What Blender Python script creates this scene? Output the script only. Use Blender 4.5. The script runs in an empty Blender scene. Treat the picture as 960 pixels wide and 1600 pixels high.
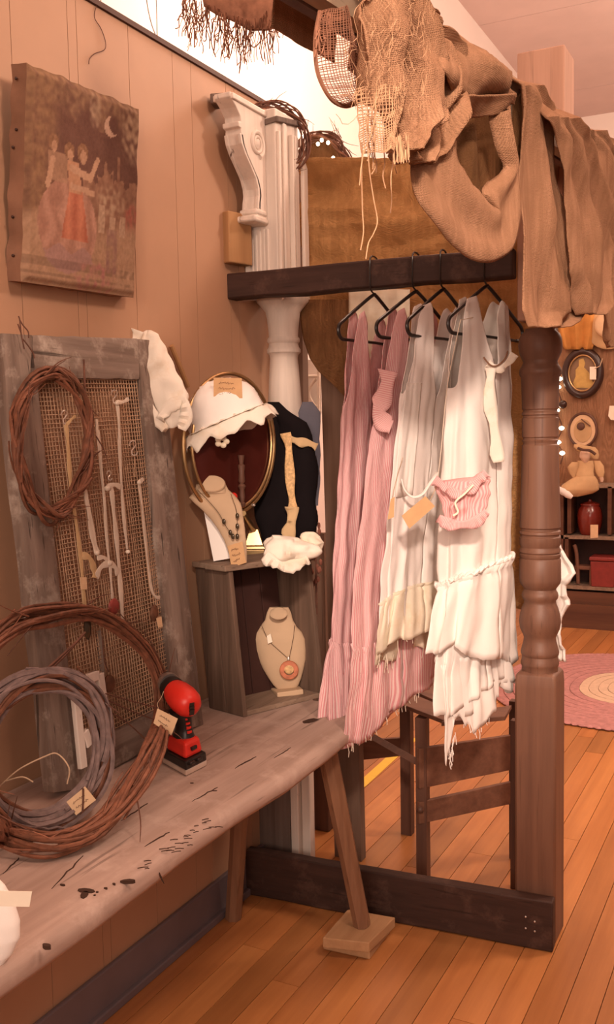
import bpy, bmesh, math, random
from mathutils import Vector as V, Matrix, noise
random.seed(7)
PI = math.pi
S = bpy.context.scene
COL = S.collection

# ------------------------------------------------------------ camera
FPX = 1500.0
CAM = V((1.57, 0.0, 1.5))
YAW, PITCH, ROLL = math.radians(27), math.radians(4.9), math.radians(-1.1)
fwd = V((-math.sin(YAW)*math.cos(PITCH), math.cos(YAW)*math.cos(PITCH), -math.sin(PITCH)))
_r = fwd.cross(V((0, 0, 1))).normalized(); _u = _r.cross(fwd)
right = _r*math.cos(ROLL) + _u*math.sin(ROLL)
up = -_r*math.sin(ROLL) + _u*math.cos(ROLL)
cd = bpy.data.cameras.new('camera'); cam = bpy.data.objects.new('camera', cd); COL.objects.link(cam)
cd.sensor_fit = 'VERTICAL'; cd.sensor_height = 24; cd.lens = 24*FPX/1600; cd.clip_start = .05
M = Matrix((right, up, -fwd)).transposed().to_4x4(); M.translation = CAM
cam.matrix_world = M
S.camera = cam

# ------------------------------------------------------------ world, lights, exposure
w = bpy.data.worlds.new('world'); S.world = w; w.use_nodes = True
w.node_tree.nodes['Background'].inputs[0].default_value = (1, .55, .43, 1)
w.node_tree.nodes['Background'].inputs[1].default_value = .18
S.view_settings.view_transform = 'Standard'; S.view_settings.look = 'None'
S.view_settings.exposure = 0.42; S.view_settings.gamma = 1; S.view_settings.use_curve_mapping = False
def area(name, loc, target, sx, sy, energy, color=(1, .70, .53)):
    l = bpy.data.lights.new(name, 'AREA'); l.shape = 'RECTANGLE'; l.size = sx; l.size_y = sy
    l.energy = energy; l.color = color
    o = bpy.data.objects.new(name, l); COL.objects.link(o); o.location = loc
    o.rotation_euler = (V(target)-V(loc)).to_track_quat('-Z', 'Y').to_euler()
    return o
def globe(name, loc, energy, r=.22, color=(1, .70, .53)):
    l = bpy.data.lights.new(name, 'POINT'); l.energy = energy; l.color = color; l.shadow_soft_size = r
    o = bpy.data.objects.new(name, l); COL.objects.link(o); o.location = loc; return o
globe('unseen_lamp_key', (2.6, 4.3, 3.5), 150)  # unseen room lamps, given globe form so they reach the ceiling too
globe('unseen_lamp_mid', (2.3, 1.3, 3.5), 95)
globe('unseen_lamp_far', (1.8, 7.2, 3.3), 62)
globe('added_lamp_wall', (.25, 3.7, 3.3), 62)  # unseen lamp added close by to overexpose the white wall
area('added_front_fill', (1.9, -2.4, 2.2), (.75, 2.6, 1.1), 2.2, 1.6, 95, (1, .72, .57))  # unseen fill light added behind the camera to brighten the dresses
sl_ = bpy.data.lights.new('added_dress_spot', 'SPOT'); sl_.energy = 400; sl_.color = (1, .76, .61); sl_.spot_size = math.radians(27); sl_.spot_blend = .8; sl_.shadow_soft_size = .12  # spotlight added out of view to lift the dresses
sp_ = bpy.data.objects.new('added_dress_spot', sl_); COL.objects.link(sp_); sp_.location = (2.1, -.7, 2.75)
sp_.rotation_euler = (V((.74, 2.55, 1.28))-V((2.1, -.7, 2.75))).to_track_quat('-Z', 'Y').to_euler()

# ------------------------------------------------------------ pixel helpers (photo frame 960 x 1600 -> points of the place)
def ray(x, y): return fwd*FPX + right*(x-480) + up*(800-y)
def on(px, py, p, n):
    r = ray(px, py); n = V(n); return CAM + r*((V(p)-CAM).dot(n)/r.dot(n))
def onx(px, py, x): return on(px, py, (x, 0, 0), (1, 0, 0))
def ony(px, py, y): return on(px, py, (0, y, 0), (0, 1, 0))
def onz(px, py, z): return on(px, py, (0, 0, z), (0, 0, 1))
def onv(px, py, p): return on(px, py, p, fwd)          # plane facing the viewer through p
def ppm(p): return FPX/((V(p)-CAM).dot(fwd))            # pixels per metre at p
def nz(p, s=1.0, o=0.0): return noise.noise(V((p[0]*s+o, p[1]*s+o*1.7, p[2]*s-o)))
def lerp(a, b, t): return a+(b-a)*t
def interp(tab, x):
    if x <= tab[0][0]: return tab[0][1:]
    for a, b in zip(tab, tab[1:]):
        if x <= b[0]:
            t = (x-a[0])/(b[0]-a[0]); return tuple(lerp(i, j, t) for i, j in zip(a[1:], b[1:]))
    return tab[-1][1:]
def smooth(a, b, x):
    t = max(0., min(1., (x-a)/(b-a))); return t*t*(3-2*t)
def spline(pts, n, closed=False):
    pts = [V(p) for p in pts]; N = len(pts); out = []
    segs = N if closed else N-1
    for i in range(segs):
        if closed: p0, p1, p2, p3 = pts[i-1], pts[i], pts[(i+1) % N], pts[(i+2) % N]
        else: p0, p1, p2, p3 = pts[max(i-1, 0)], pts[i], pts[i+1], pts[min(i+2, N-1)]
        for k in range(n):
            t = k/n
            out.append(.5*((2*p1)+(p2-p0)*t+(2*p0-5*p1+4*p2-p3)*t*t+(3*p1-p0-3*p2+p3)*t*t*t))
    if not closed: out.append(pts[-1])
    return out

# ------------------------------------------------------------ mesh builder
class MB:
    def __init__(s): s.v = []; s.f = []; s.uv = []; s.c = []
    def _a(s, vs, uvs=None):
        n = len(s.v); s.v += [V(p) for p in vs]; s.uv += uvs or [(0, 0)]*len(vs); return n
    def box(s, c, sz, R=None):
        c = V(c); R = R or Matrix.Identity(3)
        vs = [c + R @ V((sz[0]*i/2, sz[1]*j/2, sz[2]*k/2)) for i in (-1, 1) for j in (-1, 1) for k in (-1, 1)]
        n = s._a(vs)
        s.f += [tuple(n+i for i in q) for q in ((0, 1, 3, 2), (4, 6, 7, 5), (0, 4, 5, 1), (2, 3, 7, 6), (0, 2, 6, 4), (1, 5, 7, 3))]
        return s
    def hexa(s, lo, hi):      # two quads (4 pts each), joined
        n = s._a(list(lo)+list(hi))
        s.f += [(n+3, n+2, n+1, n), (n+4, n+5, n+6, n+7)] + [(n+i, n+(i+1) % 4, n+4+(i+1) % 4, n+4+i) for i in range(4)]
        return s
    def prism(s, poly, d):
        d = V(d); k = len(poly); n = s._a([V(p) for p in poly]+[V(p)+d for p in poly])
        s.f += [tuple(n+i for i in reversed(range(k))), tuple(n+k+i for i in range(k))]
        s.f += [(n+i, n+(i+1) % k, n+k+(i+1) % k, n+k+i) for i in range(k)]
        return s
    def tube(s, pts, r, seg=6, closed=False, flat=1.0, upv=None):
        pts = [V(p) for p in pts]; N = len(pts)
        t0 = (pts[1]-pts[0]).normalized()
        u = upv and V(upv) or (V((0, 0, 1)) if abs(t0.z) < .9 else V((1, 0, 0)))
        n = len(s.v)
        for i, p in enumerate(pts):
            if closed: t = pts[(i+1) % N]-pts[i-1]
            else: t = pts[min(i+1, N-1)]-pts[max(i-1, 0)]
            if t.length < 1e-9: t = t0
            t.normalize(); a = (u-t*u.dot(t))
            if a.length < 1e-6: a = t.orthogonal()
            a.normalize(); b = t.cross(a)
            if not upv: u = a
            rr = r[i] if isinstance(r, (list, tuple)) else r
            s._a([p+(a*math.cos(2*PI*k/seg)*flat+b*math.sin(2*PI*k/seg))*rr for k in range(seg)],
                 [(k/seg, i/max(N-1, 1)) for k in range(seg)])
        for i in range(N if closed else N-1):
            j = (i+1) % N
            for k in range(seg):
                l = (k+1) % seg
                s.f.append((n+i*seg+k, n+i*seg+l, n+j*seg+l, n+j*seg+k))
        if not closed:
            s.f.append(tuple(n+k for k in reversed(range(seg)))); s.f.append(tuple(n+(N-1)*seg+k for k in range(seg)))
        return s
    def grid(s, rows, closed=False, uvs=None, cap=False):
        R = len(rows); C = len(rows[0]); n = len(s.v)
        for i, r in enumerate(rows): s._a(r, uvs[i] if uvs else [(j/(C-1), i/(R-1)) for j in range(C)])
        for i in range(R-1):
            for j in range(C if closed else C-1):
                k = (j+1) % C
                s.f.append((n+i*C+j, n+i*C+k, n+(i+1)*C+k, n+(i+1)*C+j))
        if cap: s.f.append(tuple(n+j for j in reversed(range(C)))); s.f.append(tuple(n+(R-1)*C+j for j in range(C)))
        return s
    def lathe(s, prof, c=(0, 0, 0), R=None, seg=24, sx=1, sy=1, cap=True):
        c = V(c); R = R or Matrix.Identity(3)
        rows = [[c+R @ V((r*math.cos(2*PI*k/seg)*sx, r*math.sin(2*PI*k/seg)*sy, z)) for k in range(seg)] for z, r in prof]
        return s.grid(rows, closed=True, cap=cap)
    def ball(s, c, r, nu=16, nv=10, R=None, fn=None):
        c = V(c); r = V(r) if not isinstance(r, (int, float)) else V((r, r, r)); R = R or Matrix.Identity(3)
        rows = []
        for i in range(nv+1):
            th = PI*(.02+.96*i/nv); row = []
            for k in range(nu):
                d = V((math.sin(th)*math.cos(2*PI*k/nu), math.sin(th)*math.sin(2*PI*k/nu), -math.cos(th)))
                q = V((d.x*r.x, d.y*r.y, d.z*r.z))
                if fn: q = fn(d, q)
                row.append(c+R @ q)
            rows.append(row)
        return s.grid(rows, closed=True, cap=True)
    def mesh(s, name, off, mat, smooth=True):
        me = bpy.data.meshes.new(name)
        me.from_pydata([p-off for p in s.v], [], s.f)
        uvl = me.uv_layers.new(name='UVMap')
        vi = [0]*len(me.loops); me.loops.foreach_get('vertex_index', vi)
        uvl.data.foreach_set('uv', [x for i in vi for x in s.uv[i]])
        if s.c:
            at = me.color_attributes.new('print', 'FLOAT_COLOR', 'POINT')
            at.data.foreach_set('color', [x for c in s.c for x in (*c, 1)])
        me.materials.append(mat)
        if smooth:
            me.polygons.foreach_set('use_smooth', [True]*len(me.polygons))
            try: me.set_sharp_from_angle(angle=math.radians(42 if smooth is True else smooth))
            except Exception: pass
        me.update()
        return me

WL = {}   # world location of each object's origin
def thing(name, label, cat, loc, group=None):
    o = bpy.data.objects.new(name, None); COL.objects.link(o); o.location = loc; o.empty_display_size = .05
    WL[o] = V(loc); o['label'] = label; o['category'] = cat
    if group: o['group'] = group
    return o
def finish(o, bevel, solid, sub):
    if sub: m = o.modifiers.new('sub', 'SUBSURF'); m.levels = sub; m.render_levels = sub
    if solid: m = o.modifiers.new('solid', 'SOLIDIFY'); m.thickness = solid; m.offset = 0
    if bevel: m = o.modifiers.new('bevel', 'BEVEL'); m.width = bevel; m.segments = 2; m.limit_method = 'ANGLE'
def part(name, mb, mat, parent, label=None, bevel=0, solid=0, sub=0, smooth=True, stuff=False):
    o = bpy.data.objects.new(name, mb.mesh(name, WL[parent], mat, smooth)); COL.objects.link(o)
    o.parent = parent; WL[o] = WL[parent]
    if label: o['label'] = label
    if stuff: o['kind'] = 'stuff'
    finish(o, bevel, solid, sub); return o
def single(name, mb, mat, label, cat, group=None, bevel=0, solid=0, sub=0, smooth=True, loc=None):
    if loc is None:
        xs = [p.x for p in mb.v]; ys = [p.y for p in mb.v]; zs = [p.z for p in mb.v]
        loc = V(((min(xs)+max(xs))/2, (min(ys)+max(ys))/2, min(zs)))
    loc = V(loc)
    o = bpy.data.objects.new(name, mb.mesh(name, loc, mat, smooth)); COL.objects.link(o); o.location = loc
    WL[o] = loc; o['label'] = label; o['category'] = cat
    if group: o['group'] = group
    finish(o, bevel, solid, sub); return o
def struct(name, mb, mat, smooth=False, bevel=0):
    o = bpy.data.objects.new(name, mb.mesh(name, V((0, 0, 0)), mat, smooth)); COL.objects.link(o)
    o['kind'] = 'structure'; WL[o] = V((0, 0, 0)); finish(o, bevel, 0, 0); return o
def dup(root, loc, label, group=None, rz=None):
    r = root.copy(); COL.objects.link(r); r.location = loc; r['label'] = label; WL[r] = V(loc)
    if rz is not None: r.rotation_euler = (0, 0, rz)
    if group: r['group'] = group
    for ch in list(root.children):
        c = ch.copy(); COL.objects.link(c); c.parent = r
        for g in ch.children:
            d = g.copy(); COL.objects.link(d); d.parent = c
    return r
def rotz(a): return Matrix.Rotation(a, 3, 'Z')
def basis(x, y, z): return Matrix((V(x), V(y), V(z))).transposed()
def frame_of(z, hint=(0, 0, 1)):     # matrix whose local z axis is z
    z = V(z).normalized(); x = V(hint).cross(z)
    if x.length < 1e-4: x = V((1, 0, 0)).cross(z)
    x.normalize(); return basis(x, z.cross(x), z)

# ------------------------------------------------------------ materials (procedural)
class NT:
    def __init__(s, name):
        s.m = bpy.data.materials.new(name); s.m.use_nodes = True; s.t = s.m.node_tree
        s.n = s.t.nodes; s.b = s.n['Principled BSDF']; s.out = s.n['Material Output']
    def new(s, ty, **kw):
        n = s.n.new(ty)
        for k, v in kw.items():
            if k in n.inputs: n.inputs[k].default_value = v
            else: setattr(n, k, v)
        return n
    def ln(s, a, b): s.t.links.new(a, b)
    def coords(s, scale=(1, 1, 1), kind='Object', rot=(0, 0, 0)):
        t = s.new('ShaderNodeTexCoord'); m = s.new('ShaderNodeMapping')
        m.inputs['Scale'].default_value = scale; m.inputs['Rotation'].default_value = rot
        s.ln(t.outputs[kind], m.inputs[0]); return m.outputs[0]
    def noise(s, vec, scale, detail=4, rough=.55, dist=0):
        n = s.new('ShaderNodeTexNoise', Scale=scale, Detail=detail, Roughness=rough, Distortion=dist); s.ln(vec, n.inputs['Vector']); return n.outputs['Fac']
    def ramp(s, fac, stops, interp='LINEAR'):
        r = s.new('ShaderNodeValToRGB'); e = r.color_ramp.elements; r.color_ramp.interpolation = interp
        while len(e) < len(stops): e.new(.5)
        for el, (p, c) in zip(e, stops): el.position = p; el.color = (*c, 1) if len(c) == 3 else c
        s.ln(fac, r.inputs[0]); return r.outputs[0]
    def mix(s, fac, a, b, mode='MIX'):
        n = s.new('ShaderNodeMix', data_type='RGBA', blend_type=mode)
        for i, x in ((0, fac), (6, a), (7, b)):
            if hasattr(x, 'links'): s.ln(x, n.inputs[i])
            else: n.inputs[i].default_value = x if i == 0 else (*x, 1)
        return n.outputs[2]
    def bump(s, h, strength=.3, dist=.002):
        n = s.new('ShaderNodeBump', Strength=strength, Distance=dist); s.ln(h, n.inputs['Height']); s.ln(n.outputs[0], s.b.inputs['Normal'])
    def math(s, op, a, b=0.):
        n = s.new('ShaderNodeMath', operation=op)
        for i, x in enumerate((a, b)):
            if hasattr(x, 'links'): s.ln(x, n.inputs[i])
            else: n.inputs[i].default_value = x
        return n.outputs[0]
def sc(c, k): return tuple(x*k for x in c)
def plain(name, c, rough=.6, metal=0, var=.12, scale=30, bump=0, trans=0, coat=0, spec=.4):
    t = NT(name); v = t.coords(); n = t.noise(v, scale)
    t.ln(t.ramp(n, [(.25, sc(c, 1-var)), (.75, sc(c, 1+var))]), t.b.inputs['Base Color'])
    t.b.inputs['Roughness'].default_value = rough; t.b.inputs['Metallic'].default_value = metal
    t.b.inputs['Specular IOR Level'].default_value = spec
    if coat: t.b.inputs['Coat Weight'].default_value = coat; t.b.inputs['Coat Roughness'].default_value = .12
    if bump: t.bump(n, bump)
    return t.m
def wood(name, light, dark, axis='Z', rough=.7, scale=1., crack=0, tint=0, bump=.35, spec=.3, patch=None):
    t = NT(name); sx = [28, 28, 28]; sx['XYZ'.index(axis)] = 1.6
    v = t.coords(tuple(scale*x for x in sx)); n = t.noise(v, 1., 7, .62, .25)
    col = t.ramp(n, [(.28, dark), (.5, sc([(a+b)/2 for a, b in zip(light, dark)], 1.)), (.72, light)])
    big = t.noise(t.coords((1, 1, 1)), 4*scale, 3)
    col = t.mix(t.math('MULTIPLY', big, .5), col, sc(dark, .8))
    if patch:
        pn = t.noise(t.coords((1, 1, 1)), 9*scale, 6, .7)
        col = t.mix(t.ramp(pn, [(.52, (0, 0, 0)), (.68, (.7, .7, .7))]), col, patch)
    if crack:
        sx2 = [90*scale]*3; sx2['XYZ'.index(axis)] = 3.
        cn = t.noise(t.coords(tuple(sx2)), 1., 3, .5)
        col = t.mix(t.ramp(cn, [(.30, (crack,)*3), (.37, (0, 0, 0))]), col, sc(dark, .3))
    if tint:
        oi = t.new('ShaderNodeObjectInfo')
        col = t.mix(1., col, t.ramp(oi.outputs['Random'], [(0, (1-tint,)*3), (.5, (1, 1-tint*.35, 1-tint*.5)), (1, (1+tint*.5,)*3)]), 'MULTIPLY')
    t.ln(col, t.b.inputs['Base Color']); t.b.inputs['Roughness'].default_value = rough
    t.b.inputs['Specular IOR Level'].default_value = spec
    t.bump(n, bump, .003); return t.m
def cloth(name, c, var=.12, weave=900, rough=.9, transl=.25, stain=None, wr=.25):
    t = NT(name); v = t.coords(); n = t.noise(v, 9, 5)
    col = t.ramp(n, [(.25, sc(c, 1-var)), (.75, sc(c, 1+var*.6))])
    if stain:
        col = t.mix(t.ramp(t.noise(v, 14, 4, .6), [(.5, (0, 0, 0)), (.75, (.6,)*3)]), col, stain)
    t.ln(col, t.b.inputs['Base Color']); t.b.inputs['Roughness'].default_value = rough; t.b.inputs['Specular IOR Level'].default_value = .1
    t.bump(t.math('ADD', t.noise(v, weave, 2), t.math('MULTIPLY', t.noise(v, 45, 4), 2.)), wr, .002)
    if transl:
        tr = t.new('ShaderNodeBsdfTranslucent'); t.ln(col, tr.inputs[0]); mx = t.new('ShaderNodeMixShader'); mx.inputs[0].default_value = transl
        t.ln(t.b.outputs[0], mx.inputs[1]); t.ln(tr.outputs[0], mx.inputs[2]); t.ln(mx.outputs[0], t.out.inputs[0])
    return t.m
def burlap(name, c, dark):
    t = NT(name); v = t.coords()
    a = t.new('ShaderNodeTexWave', Scale=120., Distortion=3., wave_type='BANDS', bands_direction='Z'); t.ln(v, a.inputs[0])
    b = t.new('ShaderNodeTexWave', Scale=120., Distortion=3., wave_type='BANDS', bands_direction='Y'); t.ln(v, b.inputs[0])
    a.inputs['Detail Scale'].default_value = 3; b.inputs['Detail Scale'].default_value = 3
    wv = t.math('MULTIPLY', a.outputs['Fac'], b.outputs['Fac'])
    n = t.noise(v, 7, 6, .65); f = t.noise(v, 160, 3)
    col = t.ramp(n, [(.25, dark), (.6, c), (.85, sc(c, 1.25))])
    col = t.mix(t.math('MULTIPLY', wv, .45), t.mix(.35, col, dark), sc(c, 1.2))
    col = t.mix(t.math('MULTIPLY', f, .3), col, dark)
    st = t.noise(t.coords((60, 60, 5)), 1., 4, .6); col = t.mix(t.ramp(st, [(.42, (.55,)*3), (.6, (0, 0, 0))]), col, dark)
    wv = t.math('ADD', wv, t.math('MULTIPLY', st, .8))
    t.ln(col, t.b.inputs['Base Color']); t.b.inputs['Roughness'].default_value = .95; t.b.inputs['Specular IOR Level'].default_value = .05
    t.bump(t.math('ADD', wv, t.math('MULTIPLY', f, 1.6)), .75, .0025)
    tr = t.new('ShaderNodeBsdfTranslucent'); t.ln(col, tr.inputs[0]); mx = t.new('ShaderNodeMixShader'); mx.inputs[0].default_value = .22
    t.ln(t.b.outputs[0], mx.inputs[1]); t.ln(tr.outputs[0], mx.inputs[2]); t.ln(mx.outputs[0], t.out.inputs[0])
    return t.m
def chipped(name, paint, under, amount=.42, axis='Z'):
    t = NT(name); sx = [9, 9, 9]; sx['XYZ'.index(axis)] = 2.5
    v = t.coords(tuple(sx)); n = t.noise(v, 1.6, 9, .68, .3)
    sx = [34, 34, 34]; sx['XYZ'.index(axis)] = 2
    g = t.noise(t.coords(tuple(sx)), 1., 5)
    p = t.ramp(g, [(.3, sc(paint, .82)), (.6, paint)])
    u = t.ramp(g, [(.3, sc(under, .5)), (.7, under)])
    m = t.ramp(n, [(amount-.13, (1, 1, 1)), (amount-.09, (0, 0, 0))])
    t.ln(t.mix(m, p, u), t.b.inputs['Base Color']); t.b.inputs['Roughness'].default_value = .65
    t.bump(t.math('SUBTRACT', t.math('MULTIPLY', g, .3), m), .4, .002); return t.m
def stripes(name, a, b, n=64):
    t = NT(name); tc = t.new('ShaderNodeTexCoord'); sp = t.new('ShaderNodeSeparateXYZ'); t.ln(tc.outputs['UV'], sp.inputs[0])
    fr = t.math('FRACT', t.math('MULTIPLY', sp.outputs[0], float(n)))
    v = t.coords(); ns = t.noise(v, 30, 4)
    m = t.ramp(fr, [(.0, (0, 0, 0)), (.12, (1, 1, 1)), (.5, (1, 1, 1)), (.62, (0, 0, 0))])
    col = t.mix(m, a, b); col = t.mix(t.math('MULTIPLY', ns, .25), col, sc(a, .75))
    t.ln(col, t.b.inputs['Base Color']); t.b.inputs['Roughness'].default_value = .9; t.b.inputs['Specular IOR Level'].default_value = .1
    t.bump(t.math('ADD', t.math('MULTIPLY', m, .5), t.math('MULTIPLY', t.noise(v, 120, 3), 1.5)), .35, .002)
    tr = t.new('ShaderNodeBsdfTranslucent'); t.ln(col, tr.inputs[0]); mx = t.new('ShaderNodeMixShader'); mx.inputs[0].default_value = .2
    t.ln(t.b.outputs[0], mx.inputs[1]); t.ln(tr.outputs[0], mx.inputs[2]); t.ln(mx.outputs[0], t.out.inputs[0])
    return t.m
def printed(name):
    t = NT(name); at = t.new('ShaderNodeAttribute', attribute_name='print'); v = t.coords()
    col = t.mix(t.math('MULTIPLY', t.noise(v, 260, 3), .35), at.outputs['Color'], t.mix(.6, at.outputs['Color'], (.1, .06, .04)))
    t.ln(col, t.b.inputs['Base Color']); t.b.inputs['Roughness'].default_value = .95; t.b.inputs['Specular IOR Level'].default_value = .1
    t.bump(t.noise(v, 500, 2), .4, .002); return t.m

m_wall = plain('brown_paint', (.44, .255, .155), .6, var=.05, scale=5)
m_white_wall = plain('white_wall_paint', (.90, .80, .74), .8, var=.03, scale=2)
m_ceiling = plain('ceiling_board', (.70, .54, .50), .9, var=.05, scale=3)
m_gap = plain('dark_gap', (.05, .022, .012), .9)
m_seam = plain('panel_seam', (.20, .105, .065), .8)
m_base = plain('grey_blue_paint', (.16, .125, .135), .45, var=.15, scale=6)
m_trimdark = plain('dark_trim', (.08, .035, .025), .7)
m_floor = wood('floor_maple', (.60, .275, .095), (.37, .145, .045), 'Y', .33, .6, tint=.26, bump=.06, spec=.45)
m_barn = wood('grey_barnwood', (.39, .30, .245), (.13, .09, .07), 'Z', .9, 1.1, crack=.8, bump=.5, patch=(.52, .45, .38))
m_barn_y = wood('grey_barnwood_flat', (.37, .29, .24), (.13, .09, .07), 'Y', .9, 1.1, crack=.8, bump=.5, patch=(.5, .43, .36))
m_bench = wood('bench_board', (.57, .42, .355), (.34, .235, .19), 'Y', .8, .8, crack=.55, bump=.4, patch=(.55, .42, .36))
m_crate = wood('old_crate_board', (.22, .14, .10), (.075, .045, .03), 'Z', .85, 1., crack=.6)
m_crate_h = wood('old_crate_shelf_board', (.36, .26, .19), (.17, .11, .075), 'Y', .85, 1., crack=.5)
m_rail = wood('dark_stained_rail', (.075, .036, .026), (.028, .013, .01), 'X', .65, 1., crack=.5, patch=(.11, .06, .045), spec=.3)
m_post = wood('turned_post_wood', (.235, .115, .070), (.12, .055, .035), 'Z', .5, .9, crack=.35, spec=.4, bump=.2)
m_legwood = wood('brown_leg_wood', (.36, .19, .105), (.17, .08, .045), 'Z', .6, .9, crack=.4)
m_block = wood('pine_block_wood', (.58, .36, .19), (.36, .19, .09), 'Y', .75, .7)
m_pine = wood('raw_pine', (.52, .30, .14), (.34, .18, .08), 'Z', .8, .7)
m_dark = wood('dark_brown_wood', (.16, .072, .045), (.07, .03, .02), 'Z', .55, .9, spec=.4)
m_dark_x = wood('brown_slat_wood', (.24, .11, .065), (.11, .045, .028), 'X', .55, .9, spec=.4)
m_plank = wood('weathered_plank', (.26, .165, .12), (.13, .08, .055), 'Z', .8, .9, crack=.4)
m_beam = wood('pale_beam_wood', (.50, .36, .24), (.30, .20, .13), 'Y', .8, .9, crack=.5)
m_upper = wood('rough_post_wood', (.60, .36, .26), (.40, .22, .15), 'Z', .8, .8, crack=.3)
m_white = chipped('chipped_white_paint', (.78, .69, .61), (.20, .13, .10), .475)
m_column = chipped('chipped_cream_paint', (.72, .63, .55), (.16, .10, .08), .40)
m_greyboard = wood('grey_board', (.26, .20, .17), (.12, .085, .07), 'Z', .9, 1., crack=.7)
m_burlap = burlap('burlap', (.57, .315, .190), (.33, .172, .095))
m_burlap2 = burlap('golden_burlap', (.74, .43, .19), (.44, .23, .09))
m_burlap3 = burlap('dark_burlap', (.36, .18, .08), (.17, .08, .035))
m_strand = plain('burlap_thread', (.44, .25, .14), .95, var=.3, scale=60)
m_net = plain('dark_netting_thread', (.27, .12, .07), .95, var=.3, scale=60)
m_linen = cloth('beige_linen', (.57, .41, .27), .08, 1400, transl=0, wr=.35)
m_cotton = cloth('white_cotton', (.92, .87, .82), .04, transl=.12)
m_voile = cloth('sheer_white_cotton', (.93, .86, .82), .04, transl=.15)
m_cream = cloth('cream_cotton', (.90, .83, .72), .06, transl=.1, stain=(.66, .48, .28))
m_ruffle = cloth('tea_stained_ruffle', (.86, .77, .62), .12, transl=.12, stain=(.66, .48, .27))
m_pink = stripes('pink_striped_seersucker', (.90, .68, .66), (.76, .33, .36), 124)
m_pink2 = stripes('pink_striped_seersucker_fine', (.90, .64, .62), (.78, .36, .37), 40)
m_ribbon = cloth('cotton_ribbon', (.80, .70, .58), .1, transl=.2)
m_gold_ribbon = cloth('tan_ribbon', (.66, .47, .26), .12, transl=.1)
m_vine = plain('brown_vine', (.165, .064, .034), .7, var=.45, scale=50, bump=.4)
m_vine2 = plain('red_brown_vine', (.215, .083, .045), .7, var=.4, scale=50, bump=.4)
m_vine3 = plain('grey_vine', (.205, .145, .135), .75, var=.4, scale=40, bump=.4)
m_twig = plain('dark_twig', (.13, .055, .035), .8, var=.4, scale=50)
m_straw = plain('pale_straw', (.50, .36, .24), .9, var=.2)
m_kraft = plain('kraft_card', (.56, .34, .17), .85, var=.08, scale=40)
m_tan = plain('tan_card', (.70, .49, .30), .85, var=.06, scale=40)
m_paper = plain('pale_paper', (.85, .76, .62), .85, var=.04)
m_ink = plain('brown_ink', (.14, .06, .04), .9)
m_black = plain('black_plastic', (.016, .011, .010), .35, var=.2, spec=.5)
m_velvet = cloth('black_velvet', (.010, .007, .008), .3, transl=0)
m_greycloth = cloth('grey_blue_cloth', (.16, .16, .20), .2, transl=0)
m_maroon = cloth('maroon_cloth', (.085, .018, .014), .3, transl=0)
m_red = plain('red_plastic', (.70, .030, .018), .38, var=.06, spec=.5)
m_steel = plain('steel', (.62, .58, .55), .3, .9, var=.1)
m_wire = plain('galvanised_wire', (.46, .30, .19), .6, .1, var=.2)
m_hook = plain('bright_wire_hook', (.85, .75, .66), .3, .7)
m_brass = plain('aged_brass', (.50, .33, .16), .32, .85, var=.2, scale=20)
m_darkmetal = plain('tarnished_rim', (.22, .15, .10), .35, .8)
m_glassdark = plain('painted_mirror_reflection', (.07, .014, .010), .12, .2, var=.25, scale=5, spec=.6)  # maroon base colour stands in for the dark red reflection in the glass
m_gold = plain('gold_lace', (.62, .40, .19), .75, var=.4, scale=120, bump=.6)
m_gem = plain('dark_bead', (.07, .05, .03), .2, .2, spec=.6)
m_amber = plain('amber_disc', (.48, .15, .07), .25, .1, var=.35, scale=60, spec=.6)
m_rust = plain('rusty_pendant', (.15, .065, .035), .7, var=.4, scale=60)
m_redglass = plain('dull_red_pendant', (.28, .05, .04), .5, var=.2)
m_jar = plain('dark_red_glaze', (.17, .020, .012), .22, var=.15, spec=.6)
m_redbox = plain('dark_red_paint', (.22, .030, .025), .5, var=.15)
m_cab = wood('cabinet_brown', (.17, .075, .04), (.08, .032, .02), 'X', .5, .6)
m_cabdark = plain('cabinet_inside_crate_shade', (.045, .016, .012), .7)
m_oval = plain('black_oval_frame', (.035, .014, .010), .3, var=.2, spec=.5)
m_rug = plain('mauve_braid', (.42, .20, .19), .95, var=.22, scale=40, bump=.5)
m_rugc = plain('cream_braid', (.58, .42, .30), .95, var=.1, scale=40, bump=.5)
m_yellow = plain('yellow_tape', (.80, .55, .06), .4, var=.05)
m_white_obj = cloth('smooth_white_felt', (.90, .85, .80), .03, transl=0)
m_canvas = cloth('canvas_side', (.26, .14, .09), .3, transl=0)
m_orange = cloth('orange_cloth', (.60, .28, .08), .25, transl=.1)
m_doll = cloth('muslin', (.56, .37, .20), .2, transl=0)
m_skin = plain('bisque', (.62, .42, .30), .6, var=.05)
m_dried = plain('dried_red_flowers', (.25, .09, .06), .9, var=.5, scale=80)
m_ornate = plain('cream_iron', (.82, .74, .64), .5, var=.06)
m_print = printed('woven_print')
t = NT('lit_bulb'); t.b.inputs['Emission Color'].default_value = (1, .82, .6, 1); t.b.inputs['Emission Strength'].default_value = 9; m_bulb = t.m

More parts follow.
